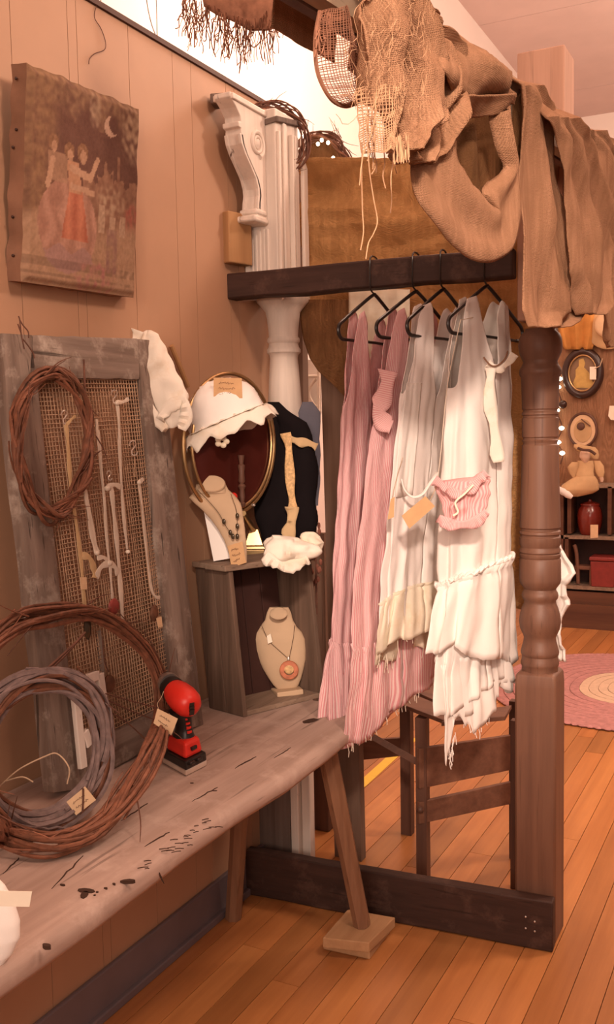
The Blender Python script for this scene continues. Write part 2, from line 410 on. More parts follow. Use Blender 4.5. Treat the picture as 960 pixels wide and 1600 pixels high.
# ------------------------------------------------------------ setting
WX = -.62           # white wall beyond the brown partition
b = MB().box((1.6, 4.6, -.045), (4.6, 11.4, .05))
floor = struct('floor', b, m_gap)
PW = .083
plank_me = {}
for L in (1.2, 1.7, 2.3, 2.9):
    bb = MB().box((0, 0, 0), (PW-.0022, L-.002, .018)); plank_me[L] = bb.mesh('plank', V((0, 0, 0)), m_floor, False)
np_ = 0
for i in range(38):
    x = WX+.03+PW*(i+.5)
    y = .9-random.random()*1.6
    if x > 1.2: y = 1.2-random.random()*1.4
    if x > 1.8: y = 3.2-random.random()*1.5
    while y < 10.2:
        L = random.choice((1.2, 1.7, 2.3, 2.9)); o = None
        if y+L > .9:
            o = bpy.data.objects.new('plank', plank_me[L]); COL.objects.link(o); o.parent = floor
            o.location = (x, y+L/2, -.009); WL[o] = o.location.copy(); np_ += 1
        y += L
# brown partition in boards
PH = 2.557
b = MB().box((-.035, 1.3, PH/2), (.03, 3.1, PH)); wl = struct('wall_left', b, m_seam)
seams = sorted([onx(px, 60, 0).y for px in (17, 106, 120, 200, 268)] + [onx(298, 110, 0).y])
ys = [.0, .3, .62, .75, 1.05]
ys = [y for y in ys if y < seams[0]-.12]+seams
y = ys[-1]
for d in (.19, .05, .2, .2, .05): y += d; ys.append(y)
ys = [y for y in ys if y < 2.78]+[2.85]
for a, c in zip(ys, ys[1:]):
    bb = MB().box((-.008, (a+c)/2, PH/2), (.016, c-a-.0018, PH-.004))
    part('panel', bb, m_wall, wl, smooth=False)
struct('trim_1', MB().box((-.018, 1.43, PH+.006), (.05, 2.86, .014)), m_trimdark)
bt = onx(345, 1372, .012).z
struct('baseboard_left', MB().box((.007, 1.42, bt/2), (.014, 2.84, bt)).box((.014, 1.42, .012), (.028, 2.84, .024)), m_base, bevel=.004)
# white wall, far wall, ceiling
fc = (1.57-WX)/1.57
CZ = 1.5+2.15*fc
YF = 9.9
struct('wall_back_left', MB().box((WX-.05, 4.6, CZ/2), (.1, 11.4, CZ)), m_white_wall)
struct('wall_far', MB().box((2.0, YF+.05, CZ/2), (5.4, .1, CZ)), m_white_wall)
ceil = struct('ceiling', MB().box((1.9, 4.8, CZ+.06), (5.6, 11.0, .06)), m_gap)
for i in range(5):
    for j in range(6):
        bb = MB().box((WX+.6+1.2*i-.02, 1.0+1.8*j, CZ+.015), (1.192, 1.792, .03))
        part('ceiling_panel', bb, m_ceiling, ceil, smooth=False)

# ------------------------------------------------------------ rack frame (post, rails)
RA = V((0.0, 2.57, 0)); RB = V((.985, 2.638, 0)); RD = (RB-RA).normalized(); RN = V((-RD.y, RD.x, 0))
def raily(x): return RA.y+(RB.y-RA.y)*x/.985
def beamhex(a, bpt, z0, z1, th, jig=.004, n=7, seed=0):
    rows = []
    for i in range(n+1):
        t = i/n; p = a.lerp(bpt, t)
        j = [jig*noise.noise(V((t*5+seed, k*3.1, seed))) for k in range(4)]
        rows.append([V((p.x, p.y, z0+j[0])), V((p.x, p.y, z0+j[0]))+RN*th, V((p.x, p.y, z1+j[1]))+RN*th, V((p.x, p.y, z1+j[2]))])
    return MB().grid(rows, closed=True, cap=True)
rack = thing('clothes_rack_frame', 'dark timber clothes rack frame with a turned post and thick rails', 'clothes rack', (.918, 2.735, 0))
RT0, RT1 = 1.905, 1.985
part('top_rail', beamhex(RA+RD*(-.01), RA+RD*.875, RT0, RT1, .06, .006), m_rail, rack, 'dark hanging rail with worn edges', bevel=.006)
bz1 = ony(700, 1383, raily(.66)).z
part('bottom_rail', beamhex(RA+V((.012, 0, 0)), RB, .002, bz1, .04, .003), m_rail, rack, 'black-brown floor rail with scuffs', bevel=.004)
for px, py in ((822, 1432), (822, 1450), (836, 1440), (836, 1455)):
    p = ony(px, py, raily(.92)); part('nail', MB().lathe([(0, .003), (.002, .0028), (.003, .001)], (p.x, raily(p.x)-.0005, p.z), frame_of((0, -1, 0)), 8), m_steel, rack)
PC = V((.923, 2.738, 0))
prof = [(70, 50), (78, 52), (88, 64), (105, 70), (130, 73), (155, 70), (178, 60), (187, 57), (200, 62), (212, 69), (222, 71), (232, 69), (240, 64), (300, 62),
        (352, 61), (356, 57), (361, 57), (365, 61), (372, 62), (376, 57), (382, 57), (386, 61), (395, 61), (450, 61), (454, 57), (459, 57), (463, 61), (471, 57), (476, 57), (480, 61),
        (560, 63), (680, 66), (768, 69), (772, 64), (778, 64), (782, 69), (790, 70), (795, 65), (799, 65), (803, 69), (830, 69), (835, 65), (840, 65), (846, 69), (855, 69), (858, 65), (862, 69), (872, 69), (876, 66), (882, 70),
        (950, 71), (965, 68), (976, 60), (985, 54), (992, 56), (998, 60), (1008, 62), (1018, 60), (1026, 54), (1036, 54), (1050, 61), (1075, 68), (1100, 71), (1125, 67), (1145, 58), (1155, 54), (1170, 56), (1190, 61), (1205, 65), (1214, 64), (1220, 60), (1232, 62), (1243, 65), (1252, 64), (1257, 61), (1275, 62)]
pr = [(ony(848, 480+.45*y, 2.70).z, r*.45*.00186) for y, r in prof][::-1]
part('turned_shaft', MB().lathe(pr, PC, seg=40), m_post, rack, bevel=0)
zt = ony(848, 1054, 2.68).z
hw = .0595
def sqpost(c, h, z0, z1, ch):
    rows = []
    for z, k in ((z0, h), (z1-ch*.9, h), (z1-ch*.25, h*.97), (z1, h*.88)):
        rows.append([V((c.x+k*i, c.y+k*j, z)) for i, j in ((-1, -1), (1, -1), (1, 1), (-1, 1))])
    return MB().grid(rows, closed=True, cap=True)
part('post_base', sqpost(PC, hw, 0, zt, .05), m_post, rack, bevel=.008)
ut = ony(845, 76, 2.68).z
part('upper_post', MB().box((.936, 2.742, (pr[-1][0]+ut)/2+.01), (.128, .125, ut-pr[-1][0]-.02)), m_upper, rack, 'pale rough-sawn upper post', bevel=.004)

# ------------------------------------------------------------ bench
BZ = .70; BF = .52; BY0, BY1 = .72, 2.485
bench = thing('bench', 'long weathered wooden plank bench with splayed legs along the wall', 'bench', (.26, 1.6, 0))
rows = []; NB = 60
for i in range(NB+1):
    t = i/NB; y = lerp(BY0, BY1, t)
    d = (BY1-y)
    fx = BF+.006*math.sin(y*7)+.006*nz((y*6, 0, 0))
    if d < .10: fx -= .045*(1-d/.10)**2
    th = .058 if d > .25 else .058-.012*(1-d/.25)
    zz = BZ+.002*nz((y*5, 1, 0)); r = .017
    sec = [(.004, BZ-th), (fx-.03, BZ-th), (fx-.012, BZ-th+.006), (fx-.001, BZ-th+.02), (fx, BZ-r-.002), (fx-r*.35, BZ-r*.3), (fx-r*1.3, zz), (fx*.75, zz+.001*nz((y*9, 3, 0))), (fx*.5, zz), (fx*.25, zz), (.004, BZ)]
    rows.append([V((x, y, z)) for x, z in sec])
part('bench_top', MB().grid(rows, closed=True, cap=True), m_bench, bench, smooth=60)
# cracks, knots and paint flecks on the board (sunk dark splinters)
def fleck(px, py, w, h, a, z=BZ+.0016, edge=False):
    p = onz(px, py, z); k = 9
    pts = [p+rotz(a) @ V((w*math.cos(2*PI*i/k)*(1+.35*nz((i, px, 0), .9)), h*math.sin(2*PI*i/k)*(1+.35*nz((i, py, 4), .9)), 0)) for i in range(k)]
    return MB().prism(pts, (0, 0, -.006))
for i, (px, py, w, h, a) in enumerate([(135, 1391, .016, .007, .2), (132, 1397, .007, .012, .5), (98, 1382, .006, .003, 0), (152, 1393, .003, .002, 0), (165, 1387, .003, .003, 0), (178, 1380, .003, .002, 0), (200, 1375, .013, .004, .5), (73, 1476, .008, .004, 0), (485, 1126, .030, .014, 1.2), (148, 1398, .002, .002, 0), (300, 1223, .004, .002, .4), (335, 1235, .006, .0015, .4)]):
    part('chip', fleck(px, py, w, h, a), m_gap, bench, smooth=False)
def crack(p, q, wd=.0022):
    d = (q-p); n = V((0, 0, 1)).cross(d).normalized()
    if n.length < .1: n = V((0, 1, 0))
    pts = []; k = 8
    for i in range(k+1): pts.append(p+d*(i/k)+n*.004*nz((i, p.x*9, p.y*9), .8)-V((0, 0, .0005)))
    return MB().tube(pts, [wd*(.3+.7*math.sin(PI*min(1, .12+i/k*.9))) for i in range(k+1)], 5)
for a, c in (((130, 1337), (80, 1388)), ((30, 1340), (5, 1365)), ((265, 1300), (225, 1322)), ((340, 1230), (300, 1252)), ((400, 1182), (366, 1200)), ((455, 1168), (428, 1184)), ((230, 1255), (190, 1282))):
    part('crack', crack(onz(*a, BZ+.001), onz(*c, BZ+.001), .0018), m_gap, bench)
p = onz(250, 1345, BZ); part('crack', crack(V((BF-.012, p.y, BZ-.004)), V((BF+.003, p.y+.012, BZ-.05)), .0025), m_gap, bench)
ticks = MB()
for i in range(26):
    t = random.random(); px = lerp(330, 215, t)+random.uniform(-14, 14); py = lerp(1283, 1362, t)+random.uniform(-12, 8)
    a = onz(px, py, BZ+.0005); c = a+V((random.uniform(.006, .016), random.uniform(.004, .014), 0)); ticks.v and None
    ticks.tube([a, (a+c)/2+V((0, .002, 0)), c], .0009, 4)
part('scratches', ticks, m_gap, bench, stuff=True)
def leg(top, bot, r0, r1, seg=8):
    n = 6; pts = [V(top).lerp(V(bot), i/n) for i in range(n+1)]
    return MB().tube(pts, [lerp(r0, r1, i/n)*(1+.05*nz((i, r0*90, 0), .7)) for i in range(n+1)], seg)
BLK = .062
fb = onz(566, 1446, BLK)
part('leg', leg((.40, fb.y-.075, BZ-.05), fb+V((0, 0, .003)), .030, .026), m_legwood, bench)
part('leg', leg((.13, 2.40, BZ-.05), (.052, 2.425, .001), .030, .026), m_legwood, bench)
part('leg', leg((.40, .98, BZ-.05), (.46, .90, .001), .030, .026), m_legwood, bench)
part('leg', leg((.13, .98, BZ-.05), (.06, .90, .001), .030, .026), m_legwood, bench)
# two pine blocks under the front leg
def blockq(pxs, z, th, lab):
    pts = [onz(x, y, z) for x, y in pxs]
    return single('wood_block', MB().prism([p-V((0, 0, th)) for p in pts], (0, 0, th)), m_block, lab, 'block', bevel=.003, smooth=False)
blockq(((505, 1468), (578, 1484), (617, 1433), (545, 1420)), .031, .0295, 'lower pine offcut of the two under the bench leg, on the floor')
blockq(((504, 1465), (577, 1473), (618, 1433), (543, 1421)), BLK, .0305, 'upper pine offcut of the two, directly under the foot of the bench leg')

# ------------------------------------------------------------ corner column, corbel
colm = thing('corner_column', 'tall chippy white painted architectural column at the end of the partition', 'column', (.075, 2.76, 0))
cx0, cx1, cy0, cy1 = .004, .124, 2.672, 2.825
ct = onv(411, 172, (.1, 2.68, 2.4)).z
cap0 = 1.905
part('capital_box', MB().box(((cx0+cx1)/2, (cy0+cy1)/2, (cap0+ct)/2+.03), (cx1-cx0, cy1-cy0, ct-cap0-.06)), m_white, colm, bevel=.004)
for k in range(5):
    px = lerp(.035, .09, k/4)
    part('flute_strip', MB().tube([V((px, cy0-.001, cap0+.02)), V((px, cy0-.001, cap0+.22))], .0042, 6), m_white, colm)
for y0, wd, dx in ((cy0+.006, .012, .010), (cy0+.04, .022, .008), (cy0+.085, .010, .016), (cy0+.12, .024, .006), (cy0+.165, .03, .012)):
    z1 = ct-.02-random.random()*.05
    part('moulding', MB().box((cx1+dx/2, y0+wd/2, (cap0+z1)/2), (dx, wd, z1-cap0)), m_white, colm, bevel=.002)
part('broken_top', MB().prism([(cx0-.01, cy0-.005, ct-.06), (cx1+.01, cy0-.005, ct-.045), (cx1+.01, cy1, ct-.02), (cx0-.01, cy1, ct-.02)], (0, 0, .018)), m_greyboard, colm, bevel=.003)
tc = V((.088, 2.765, 0)); k = .00198
tp = [(468, 46), (474, 46), (480, 40), (490, 31), (500, 29), (515, 27), (528, 26), (532, 29), (536, 29), (539, 26), (544, 27), (548, 30), (553, 30), (556, 26), (562, 25), (600, 28), (660, 32), (760, 36), (900, 38), (1100, 40)]
part('turned_shaft', MB().lathe([(ony(420, y, 2.765).z, r*k*.92) for y, r in tp][::-1], tc, seg=32), m_column, colm)
zb0 = ony(420, 1100, 2.765).z
part('column_plinth', MB().box((.075, 2.77, zb0/2+.25), (.13, .16, zb0-.5)), m_white, colm)
part('lower_board', MB().box((.05, 2.70, .30), (.135, .025, .60)), m_greyboard, colm, 'bare grey board at the column foot', smooth=False)
part('lower_moulding', MB().box((.135, 2.70, .30), (.028, .035, .60)), m_white, colm, bevel=.003)
part('lower_moulding', MB().box((.170, 2.715, .30), (.030, .035, .60)), m_white, colm, bevel=.003)
# corbel: S-scroll bracket, profile in the y-z plane, thickness along x
def cpt(u, v):      # photo px of the scroll's right side -> (y,z); side plane x = .085
    q = onx(u, v, .088); return (q.y, q.z)
yb = cy0-.001
zc0 = onx(395, 345, .088).z; zc1 = onx(372, 150, .088).z
H = zc1-zc0
# profile: (out from column, height fraction)
prof_out = [(.035, 0.0), (.075, 0.0), (.078, .05), (.066, .06), (.066, .11), (.052, .12), (.050, .18), (.044, .24), (.046, .30), (.060, .38), (.088, .46), (.118, .54), (.140, .62), (.148, .70), (.146, .74), (.160, .75), (.162, .79), (.148, .80), (.150, .84), (.172, .90), (.205, .96), (.205, 1.0)]
corb = thing('scroll_corbel', 'white painted S-scroll corbel bracket mounted high on the corner column', 'corbel', (.07, yb, zc0))
poly = [V((.034, yb-o, zc0+H*f)) for o, f in prof_out]+[V((.034, yb, zc0+H)), V((.034, yb, zc0))]
part('bracket_body', MB().prism(poly, (.056, 0, 0)), m_white, corb, bevel=.003, smooth=False)
for xx in (.0335, .079):
    pp = [V((xx, yb-o-.006, zc0+H*f)) for o, f in prof_out[5:14]]+[V((xx, yb-o+.012, zc0+H*f)) for o, f in prof_out[5:14]][::-1]
    part('scroll_rib', MB().prism(pp, (.011, 0, 0)), m_white, corb, bevel=.002, smooth=False)
sp = [V((.0915, yb-.056+(.040*(1-i/40*.72))*math.cos(i/40*4.2*PI-1.2), zc0+H*.68+.040*(1-i/40*.72)*math.sin(i/40*4.2*PI-1.2))) for i in range(41)]
part('volute', MB().tube(sp, [.0075*(1-.4*i/40) for i in range(41)], 8), m_white, corb)
part('volute_eye', MB().lathe([(0, .014), (.006, .013), (.010, .006)], (.090, yb-.056, zc0+H*.68), frame_of((1, 0, 0)), 16), m_white, corb)
part('foot_block', MB().box((.062, yb-.045, zc0+H*.03), (.07, .085, H*.055)).box((.062, yb-.038, zc0+H*.095), (.064, .065, H*.05)), m_white, corb, bevel=.006)
part('top_cap', MB().box((.062, yb-.10, zc0+H*.97), (.07, .20, H*.05)), m_white, corb, bevel=.003)
part('broken_edge', MB().box((.030, yb-.16, zc0+H*.985), (.05, .06, H*.08), rotz(.3)), m_greyboard, corb, 'bare broken wood end', bevel=.003)
# raw pine block between wall and column
p0 = onx(325, 380, .02)
blkz0 = ony(330, 420, 2.62).z; blkz1 = ony(330, 342, 2.62).z
single('mounting_block', MB().box((.02, 2.60, (blkz0+blkz1)/2), (.036, .10, blkz1-blkz0), rotz(-.25)), m_pine, 'raw pine block fixed to the partition left of the white column', 'block', bevel=.004, smooth=False)

# ------------------------------------------------------------ tapestry picture
pTL, pTR, pBR, pBL = onx(47, 97, .092), onx(222, 170, .092), onx(214, 465, .048), onx(38, 440, .048)
pn = (pTR-pTL).cross(pBL-pTL).normalized()
if pn.x < 0: pn = -pn
def blob(u, v, cu, cv, ru, rv): return max(0., 1-((u-cu)/ru)**2-((v-cv)/rv)**2)
def paint(u, v):
    n1 = noise.noise(V((u*9, v*9, 1))); n2 = noise.noise(V((u*28, v*28, 5))); n3 = noise.noise(V((u*60, v*60, 9)))
    c = V((.115, .060, .050))+V((.03, .02, .015))*n1
    if v > .80: c = c.lerp(V((.34, .24, .14)), smooth(.80, .97, v+.10*n1+.05*n2)*(.55+.6*n2))
    if u < .30: c = c.lerp(V((.30, .20, .11)), smooth(.30, .10, u+.08*n1)*(.65+.5*n2))
    c = c.lerp(V((.42, .33, .22)), min(1, 1.3*blob(u, v, .91, .85, .13, .17))*max(0, .55+1.2*n2))
    c = c.lerp(V((.40, .32, .22)), min(1, 2*blob(u, v, .55, .90, .06, .10))*(.5+n2))
    # crescent moon
    d1 = math.hypot((u-.70), (v-.845)*1.18); d2 = math.hypot((u-.735), (v-.86)*1.18)
    if d1 < .062 and d2 > .055: c = V((.62, .48, .36))
    # far castle and garden
    cast = .55+.05*abs(math.sin(u*22))+(.10 if abs(u-.78) < .013 else 0)+.05*(abs(u-.69) < .04)+.04*n2
    if v < cast and u > .45: c = V((.27, .165, .11))+V((.10, .08, .05))*n2
    c = c.lerp(V((.44, .34, .23)), min(1, 1.6*blob(u, v, .72, .47, .15, .09))*max(0, .3+2*n2))
    c = c.lerp(V((.40, .13, .10)), min(1, 1.5*blob(u, v, .92, .40, .09, .10))*max(0, .5+1.2*n2))
    # ground
    g = .36+.03*math.sin(u*9)+.03*n1
    if v < g: c = c.lerp(V((.43, .31, .20))+V((.07, .05, .04))*n2, smooth(g, g-.08, v))
    for k in range(4):
        if .50+.1*k < u < .56+.1*k and .30 < v < .42+.03*math.sin(k*2): c = V((.46, .36, .25))+V((.1, .08, .06))*n3
    # dancers: gowns, bodices, heads, arms
    gown = blob(u, v, .34, .30, .25, .23)
    if gown > 0 or (abs(u-.36) < .05+.42*max(0, .50-v) and .13 < v < .50 and u < .58):
        c = V((.44, .27, .20))+V((.12, .09, .07))*math.sin(u*46+n1*3)*.6
        if abs(u-.40) < .05+.26*max(0, .50-v) and v > .24: c = V((.52, .20, .12))+V((.08, .05, .03))*math.sin(u*60)
        if v < .19+.02*math.sin(u*30): c = V((.40, .27, .24))
    if abs(u-.38+.15*(v-.55)) < .052 and .47 < v < .62: c = V((.53, .33, .20))
    if abs(u-.24) < .08 and .50 < v < .64: c = c.lerp(V((.42, .29, .19)), .75)
    for hu, hv, rr in ((.20, .675, .045), (.335, .655, .046), (.45, .665, .055)):
        if math.hypot(u-hu, v-hv-.008) < rr*.85: c = V((.26, .16, .09))+V((.10, .07, .05))*n3
        if math.hypot((u-hu-.008)*1.2, v-hv+.012) < rr*.62: c = V((.50, .34, .22))+V((.05, .04, .03))*n3
    for (a, bq, cc) in (((.36, .585), (.52, .56), .02), ((.52, .56), (.585, .66), .017), ((.36, .50), (.55, .49), .015), ((.2, .6), (.16, .48), .02)):
        du, dv = bq[0]-a[0], bq[1]-a[1]; tt = max(0, min(1, ((u-a[0])*du+(v-a[1])*dv)/(du*du+dv*dv)))
        if math.hypot(u-a[0]-du*tt, v-a[1]-dv*tt) < cc: c = V((.55, .39, .26))
    # steps and foreground blossoms
    if .09 < v < .13 or .045 < v < .06: c = c*.68
    c = c.lerp(V((.42, .22, .19)), min(1, 1.8*blob(u, v, .60, .06, .22, .10))*max(0, .35+1.8*n2))
    c = c.lerp(V((.45, .33, .22)), min(1, 1.6*blob(u, v, .88, .07, .16, .11))*max(0, .4+1.6*n2))
    if abs(u-.74) < .05 and .10 < v < .33: c = c.lerp(V((.30, .19, .16)), .6+n2)
    c = c*.80+V((.30, .19, .13))*.20; c = V((c.x*1.1, c.y*.96, c.z*.94))
    return c*(.84+.16*n3)
pic = thing('tapestry_picture', 'stretched fabric picture of dancers under a crescent moon hung on brown wall', 'picture', pBL.lerp(pBR, .5)-pn*.04)
NU, NVV = 120, 140; mb = MB(); rows = []; TH = .05
for j in range(NVV+1):
    v = j/NVV; row = []
    for i in range(NU+1):
        u = i/NU; e = min(u, 1-u, v, 1-v)
        ru = u+.012*nz((0, v*7, 2))*(1-u) if u < .5 else u+.010*nz((3, v*6, 2))*u
        rv = v+.016*nz((u*9, 0, 7))*smooth(.5, 1, v)
        p = pBL.lerp(pBR, ru).lerp(pTL.lerp(pTR, ru), rv)
        row.append(p-pn*.010*(1-smooth(0, .035, e))+pn*.002*nz((u*12, v*12, 0)))
        mb.c.append(paint(u, v))
    rows.append(row)
mb.grid(rows); part('printed_cloth', mb, m_print, pic)
sd = MB()
ring = rows[0]+[r[-1] for r in rows[1:]]+rows[-1][::-1][1:]+[r[0] for r in rows[::-1]][1:-1]
rr = [[p for p in ring], [p-pn*.022+V((0, .004*nz(p, 30), .004*nz(p, 40))) for p in ring], [p-pn*(TH-.008)+V((0, .006*nz(p, 25, 3), .006*nz(p, 30, 5))) for p in ring]]
sd.grid(rr, closed=True); part('wrapped_edge', sd, m_canvas, pic)
ctr = (pTL+pTR+pBL+pBR)/4
part('stretcher', MB().prism([ctr+(p-ctr)*.95-pn*.046 for p in (pBL, pBR, pTR, pTL)], pn*.02), m_legwood, pic, smooth=False)
for i, f_ in enumerate((.12, .30, .62, .70, .93)):
    p = pBL.lerp(pTL, f_)-pn*(.030+.004*(i % 3))
    part('tack', MB().ball(p-V((0, .005, 0)), .0035, 8, 6), m_oval, pic)
# stray threads on the wall
th = [onx(x, y, .003) for x, y in ((158, 0), (150, 12), (148, 28), (158, 45), (165, 66), (163, 78), (148, 84), (140, 92), (139, 100))]
single('loose_thread', MB().tube(spline(th, 5), .0011, 5), m_twig, 'thin curling thread dangling down the brown wall above the picture', 'thread')

# ------------------------------------------------------------ old screen door leaning on the wall
SB = V((.135, 1.87, BZ)); ST = V((.035, 1.87, 1.72))
SU = (ST-SB).normalized(); SY = V((0, 1, 0)); SN = SY.cross(SU).normalized()
if SN.x < 0: SN = -SN
def ons(px, py, o=0.): return on(px, py, SB+SN*o, SN)
def quadprism(pxs, th, o=0.): return MB().prism([ons(x, y, o) for x, y in pxs], -SN*th)
def roughplank(a, bq, wd, th, seed=0, n=12):
    """board from a to b lying in the screen plane, worn edges"""
    d = (bq-a).normalized(); s = SN.cross(d).normalized(); rows = []
    for i in range(n+1):
        t = i/n; p = a.lerp(bq, t); j = [.004*noise.noise(V((t*6+seed, q*7.7, seed))) for q in range(4)]
        rows.append([p+s*(wd/2+j[0]), p+s*(wd/2+j[1])-SN*th, p-s*(wd/2+j[2])-SN*th, p-s*(wd/2+j[3])])
    return MB().grid(rows, closed=True, cap=True)
scr = thing('screen_door', 'weathered grey barnwood screen door frame leaning on the brown wall', 'screen door', SB)
FT = .03
def plankpx(name, c1, c2, mat, seed, lab=None):
    # c1: two px at one end (left,right), c2: two px at other end
    a0, a1 = ons(*c1[0]), ons(*c1[1]); b0, b1 = ons(*c2[0]), ons(*c2[1])
    n = 14; rows = []
    for i in range(n+1):
        t = i/n; l = a0.lerp(b0, t); r = a1.lerp(b1, t); s = (r-l).normalized()
        j = [.0035*noise.noise(V((t*7+seed, q*7.7, seed))) for q in range(4)]
        rows.append([l-s*j[0], l-s*j[1]-SN*FT, r+s*j[2]-SN*FT, r+s*j[3], r-s*.006+SN*.003, l+s*.006+SN*.003])
    return part(name, MB().grid(rows, closed=True, cap=True), mat, scr, lab)
plankpx('stile', ((0, 521), (50, 524)), ((84, 1238), (128, 1232)), m_barn, 1)
plankpx('stile', ((213, 530), (250, 533)), ((277, 1143), (318, 1132)), m_barn, 2)
plankpx('rail', ((50, 524), (45, 590)), ((214, 529), (217, 592)), m_barn_y, 3)
plankpx('rail', ((120, 1175), (124, 1232)), ((272, 1095), (277, 1143)), m_barn_y, 4)
def wgrid(px, py): return ons(px, py, -.012)
mesh = MB()
TLm, TRm, BLm, BRm = wgrid(48, 585), wgrid(220, 588), wgrid(126, 1185), wgrid(276, 1110)
nu, nv = 38, 86
for i in range(nu+1):
    a = TLm.lerp(TRm, i/nu); c = BLm.lerp(BRm, i/nu); mesh.tube([a, a.lerp(c, .5)+SN*.003*math.sin(i), c], .00135, 4)
for j in range(nv+1):
    a = TLm.lerp(BLm, j/nv); c = TRm.lerp(BRm, j/nv); mesh.tube([a, a.lerp(c, .5)+SN*.003*math.sin(j*.7), c], .00135, 4)
part('wire_mesh', mesh, m_wire, scr, 'tan coloured square wire mesh', smooth=False, stuff=True)
part('dark_batten', MB().tube([wgrid(156, 985)-SN*.004, wgrid(163, 1068)-SN*.004], .008, 4), m_barn, scr)
twg = MB()
for q in (((38, 545), (33, 520), (31, 500), (29, 494)), ((31, 500), (36, 508), (44, 518), (45, 528)), ((33, 520), (30, 512), (28, 506)), ((36, 530), (44, 540), (52, 552), (54, 560))):
    twg.tube(spline([ons(x, y, .015) for x, y in q], 4), .0016, 5)
single('dried_sprig', twg, m_twig, 'wispy dried brown sprig sticking up at the top left of the screen door', 'sprig')

# ------------------------------------------------------------ wreaths
def circle_path(C, X, Y, R, n=24, ex=1.):
    return [C+(X*math.cos(2*PI*i/n)*ex+Y*math.sin(2*PI*i/n))*R for i in range(n)]
def wreath(name, label, ctrl, nst, rad, r0, mats, twigs=10, tl=.06, rs=0, tw=1.2, zmin=None, along=.8, loose=.5):
    """vines wound along a closed path of control points"""
    random.seed(rs)
    path = spline(ctrl, max(2, 96//len(ctrl)), True); N = len(path)
    cen = V((0, 0, 0))
    for p in path: cen += p
    cen /= N
    nrm = V((0, 0, 0))
    for i in range(N): nrm += (path[i]-cen).cross(path[(i+1) % N]-cen)
    nrm.normalize()
    if nrm.x < 0: nrm = -nrm
    low = min(path, key=lambda p: p.z)
    o = thing(name, label, 'wreath', low)
    def at(t, off, h):
        f = (t % 1.)*N; i = int(f) % N; p = path[i].lerp(path[(i+1) % N], f-int(f)); rd = (p-cen).normalized()
        q = p+rd*off+nrm*h
        if zmin is not None: q.z = max(q.z, zmin+r0)
        return q
    for k in range(nst):
        t0 = random.random(); span = random.uniform(along, 1.0) if k % 3 else random.uniform(.5, along)
        ph = random.random()*2*PI; rr = rad*math.sqrt(random.random()); n = 40; sg = random.choice((1, 1, -1))
        pts = []
        for i in range(n+1):
            u = i/n; t = t0+span*u; a = ph+sg*tw*2*PI*u
            off = rr*math.cos(a)+rad*loose*noise.noise(V((t*7, k*3.3, rs)))
            h = rr*math.sin(a)*.8+rad*loose*.6*noise.noise(V((t*7, k*3.3, rs+9)))
            if i > n-5: off += rad*.18*(i-n+4)*random.choice((1, .3))
            pts.append(at(t, off, h))
        r1 = r0*random.uniform(.65, 1.25)
        part('vine', MB().tube(pts, [r1*(1-.55*smooth(.8, 1, i/n))*(1+.12*noise.noise(V((i*.9, k, 0)))) for i in range(n+1)], 6), mats[k % len(mats)], o)
    for k in range(twigs):
        t = random.random(); sg = random.choice((-1, 1)); p = at(t, rad*random.uniform(-.8, .8), rad*random.uniform(.1, .8)); q0 = at(t+.02*sg, 0, 0)-at(t, 0, 0)
        rd = (p-cen).normalized(); d = (q0.normalized()+rd*random.uniform(-.9, .9)+nrm*random.uniform(0, .25)).normalized()
        L = tl*random.uniform(.4, 1.2); q = p+d*L; mid = p+d*L*.5+rd*L*random.uniform(-.1, .1)
        if zmin is not None: q.z = max(q.z, zmin+.004); mid.z = max(mid.z, zmin+.004)
        part('twig', MB().tube(spline([p, mid, q], 4), [r0*.5*(1-.7*i/8) for i in range(9)], 5), m_twig if k % 2 else mats[0], o)
    return o
def tag(px4, o, mat, name='price_tag', parent=None, plane=None, hole=None, th=.0012):
    f = plane
    mb = MB().prism([f(x, y) for x, y in px4], (f(px4[0][0], px4[0][1])-f(px4[0][0], px4[0][1])) + V((th, -th, 0)))
    t_ = part(name, mb, mat, parent, o, smooth=False)
    return t_
# small wreath hung on the screen
pts = [ons(x, y, .022) for x, y in ((83, 585), (112, 600), (134, 640), (140, 690), (133, 740), (112, 780), (85, 806), (60, 795), (38, 755), (27, 700), (30, 645), (50, 602))]
w1 = wreath('grapevine_wreath', 'small tight brown grapevine wreath hung high on the screen door', pts, 15, .017, .0040, [m_vine, m_vine2], twigs=26, tl=.08, rs=3, tw=2.2, loose=1.0)
part('straw_stem', MB().tube([ons(131, 562, .03), ons(133, 615, .035)], .0028, 6), m_twig, w1)
# large wreath leaning on the screen door, standing on the bench
pts = [onx(10, 985, .165), onx(75, 962, .15), onx(145, 958, .135), onx(205, 990, .15), onx(245, 1045, .175), onx(256, 1110, .21), onz(238, 1172, .83), onz(200, 1240, .775), onz(150, 1296, .735), onz(80, 1318, .73), onz(10, 1305, .74), V((.30, 1.235, .80)), V((.26, 1.17, .92)), V((.215, 1.20, 1.03))]
C = V((.22, 1.52, .92)); Xv = V((0, 1, 0)); Yv = V((-.2, 0, 1)).normalized(); R = .28
w2 = wreath('grapevine_wreath', 'large open brown grapevine wreath with kraft tag leaning against the screen door', pts, 19, .022, .0044, [m_vine2, m_vine, m_vine2], twigs=30, tl=.15, rs=12, tw=.8, zmin=BZ, loose=.9)
def cardpx(name, px4, depthp, mat, parent, lab=None, ink=True, th=.0012):
    f = lambda x, y: onv(x, y, depthp)
    c_ = MB().prism([f(x, y) for x, y in px4], fwd*th)
    o = part(name, c_, mat, parent, lab, smooth=False); 
    return o
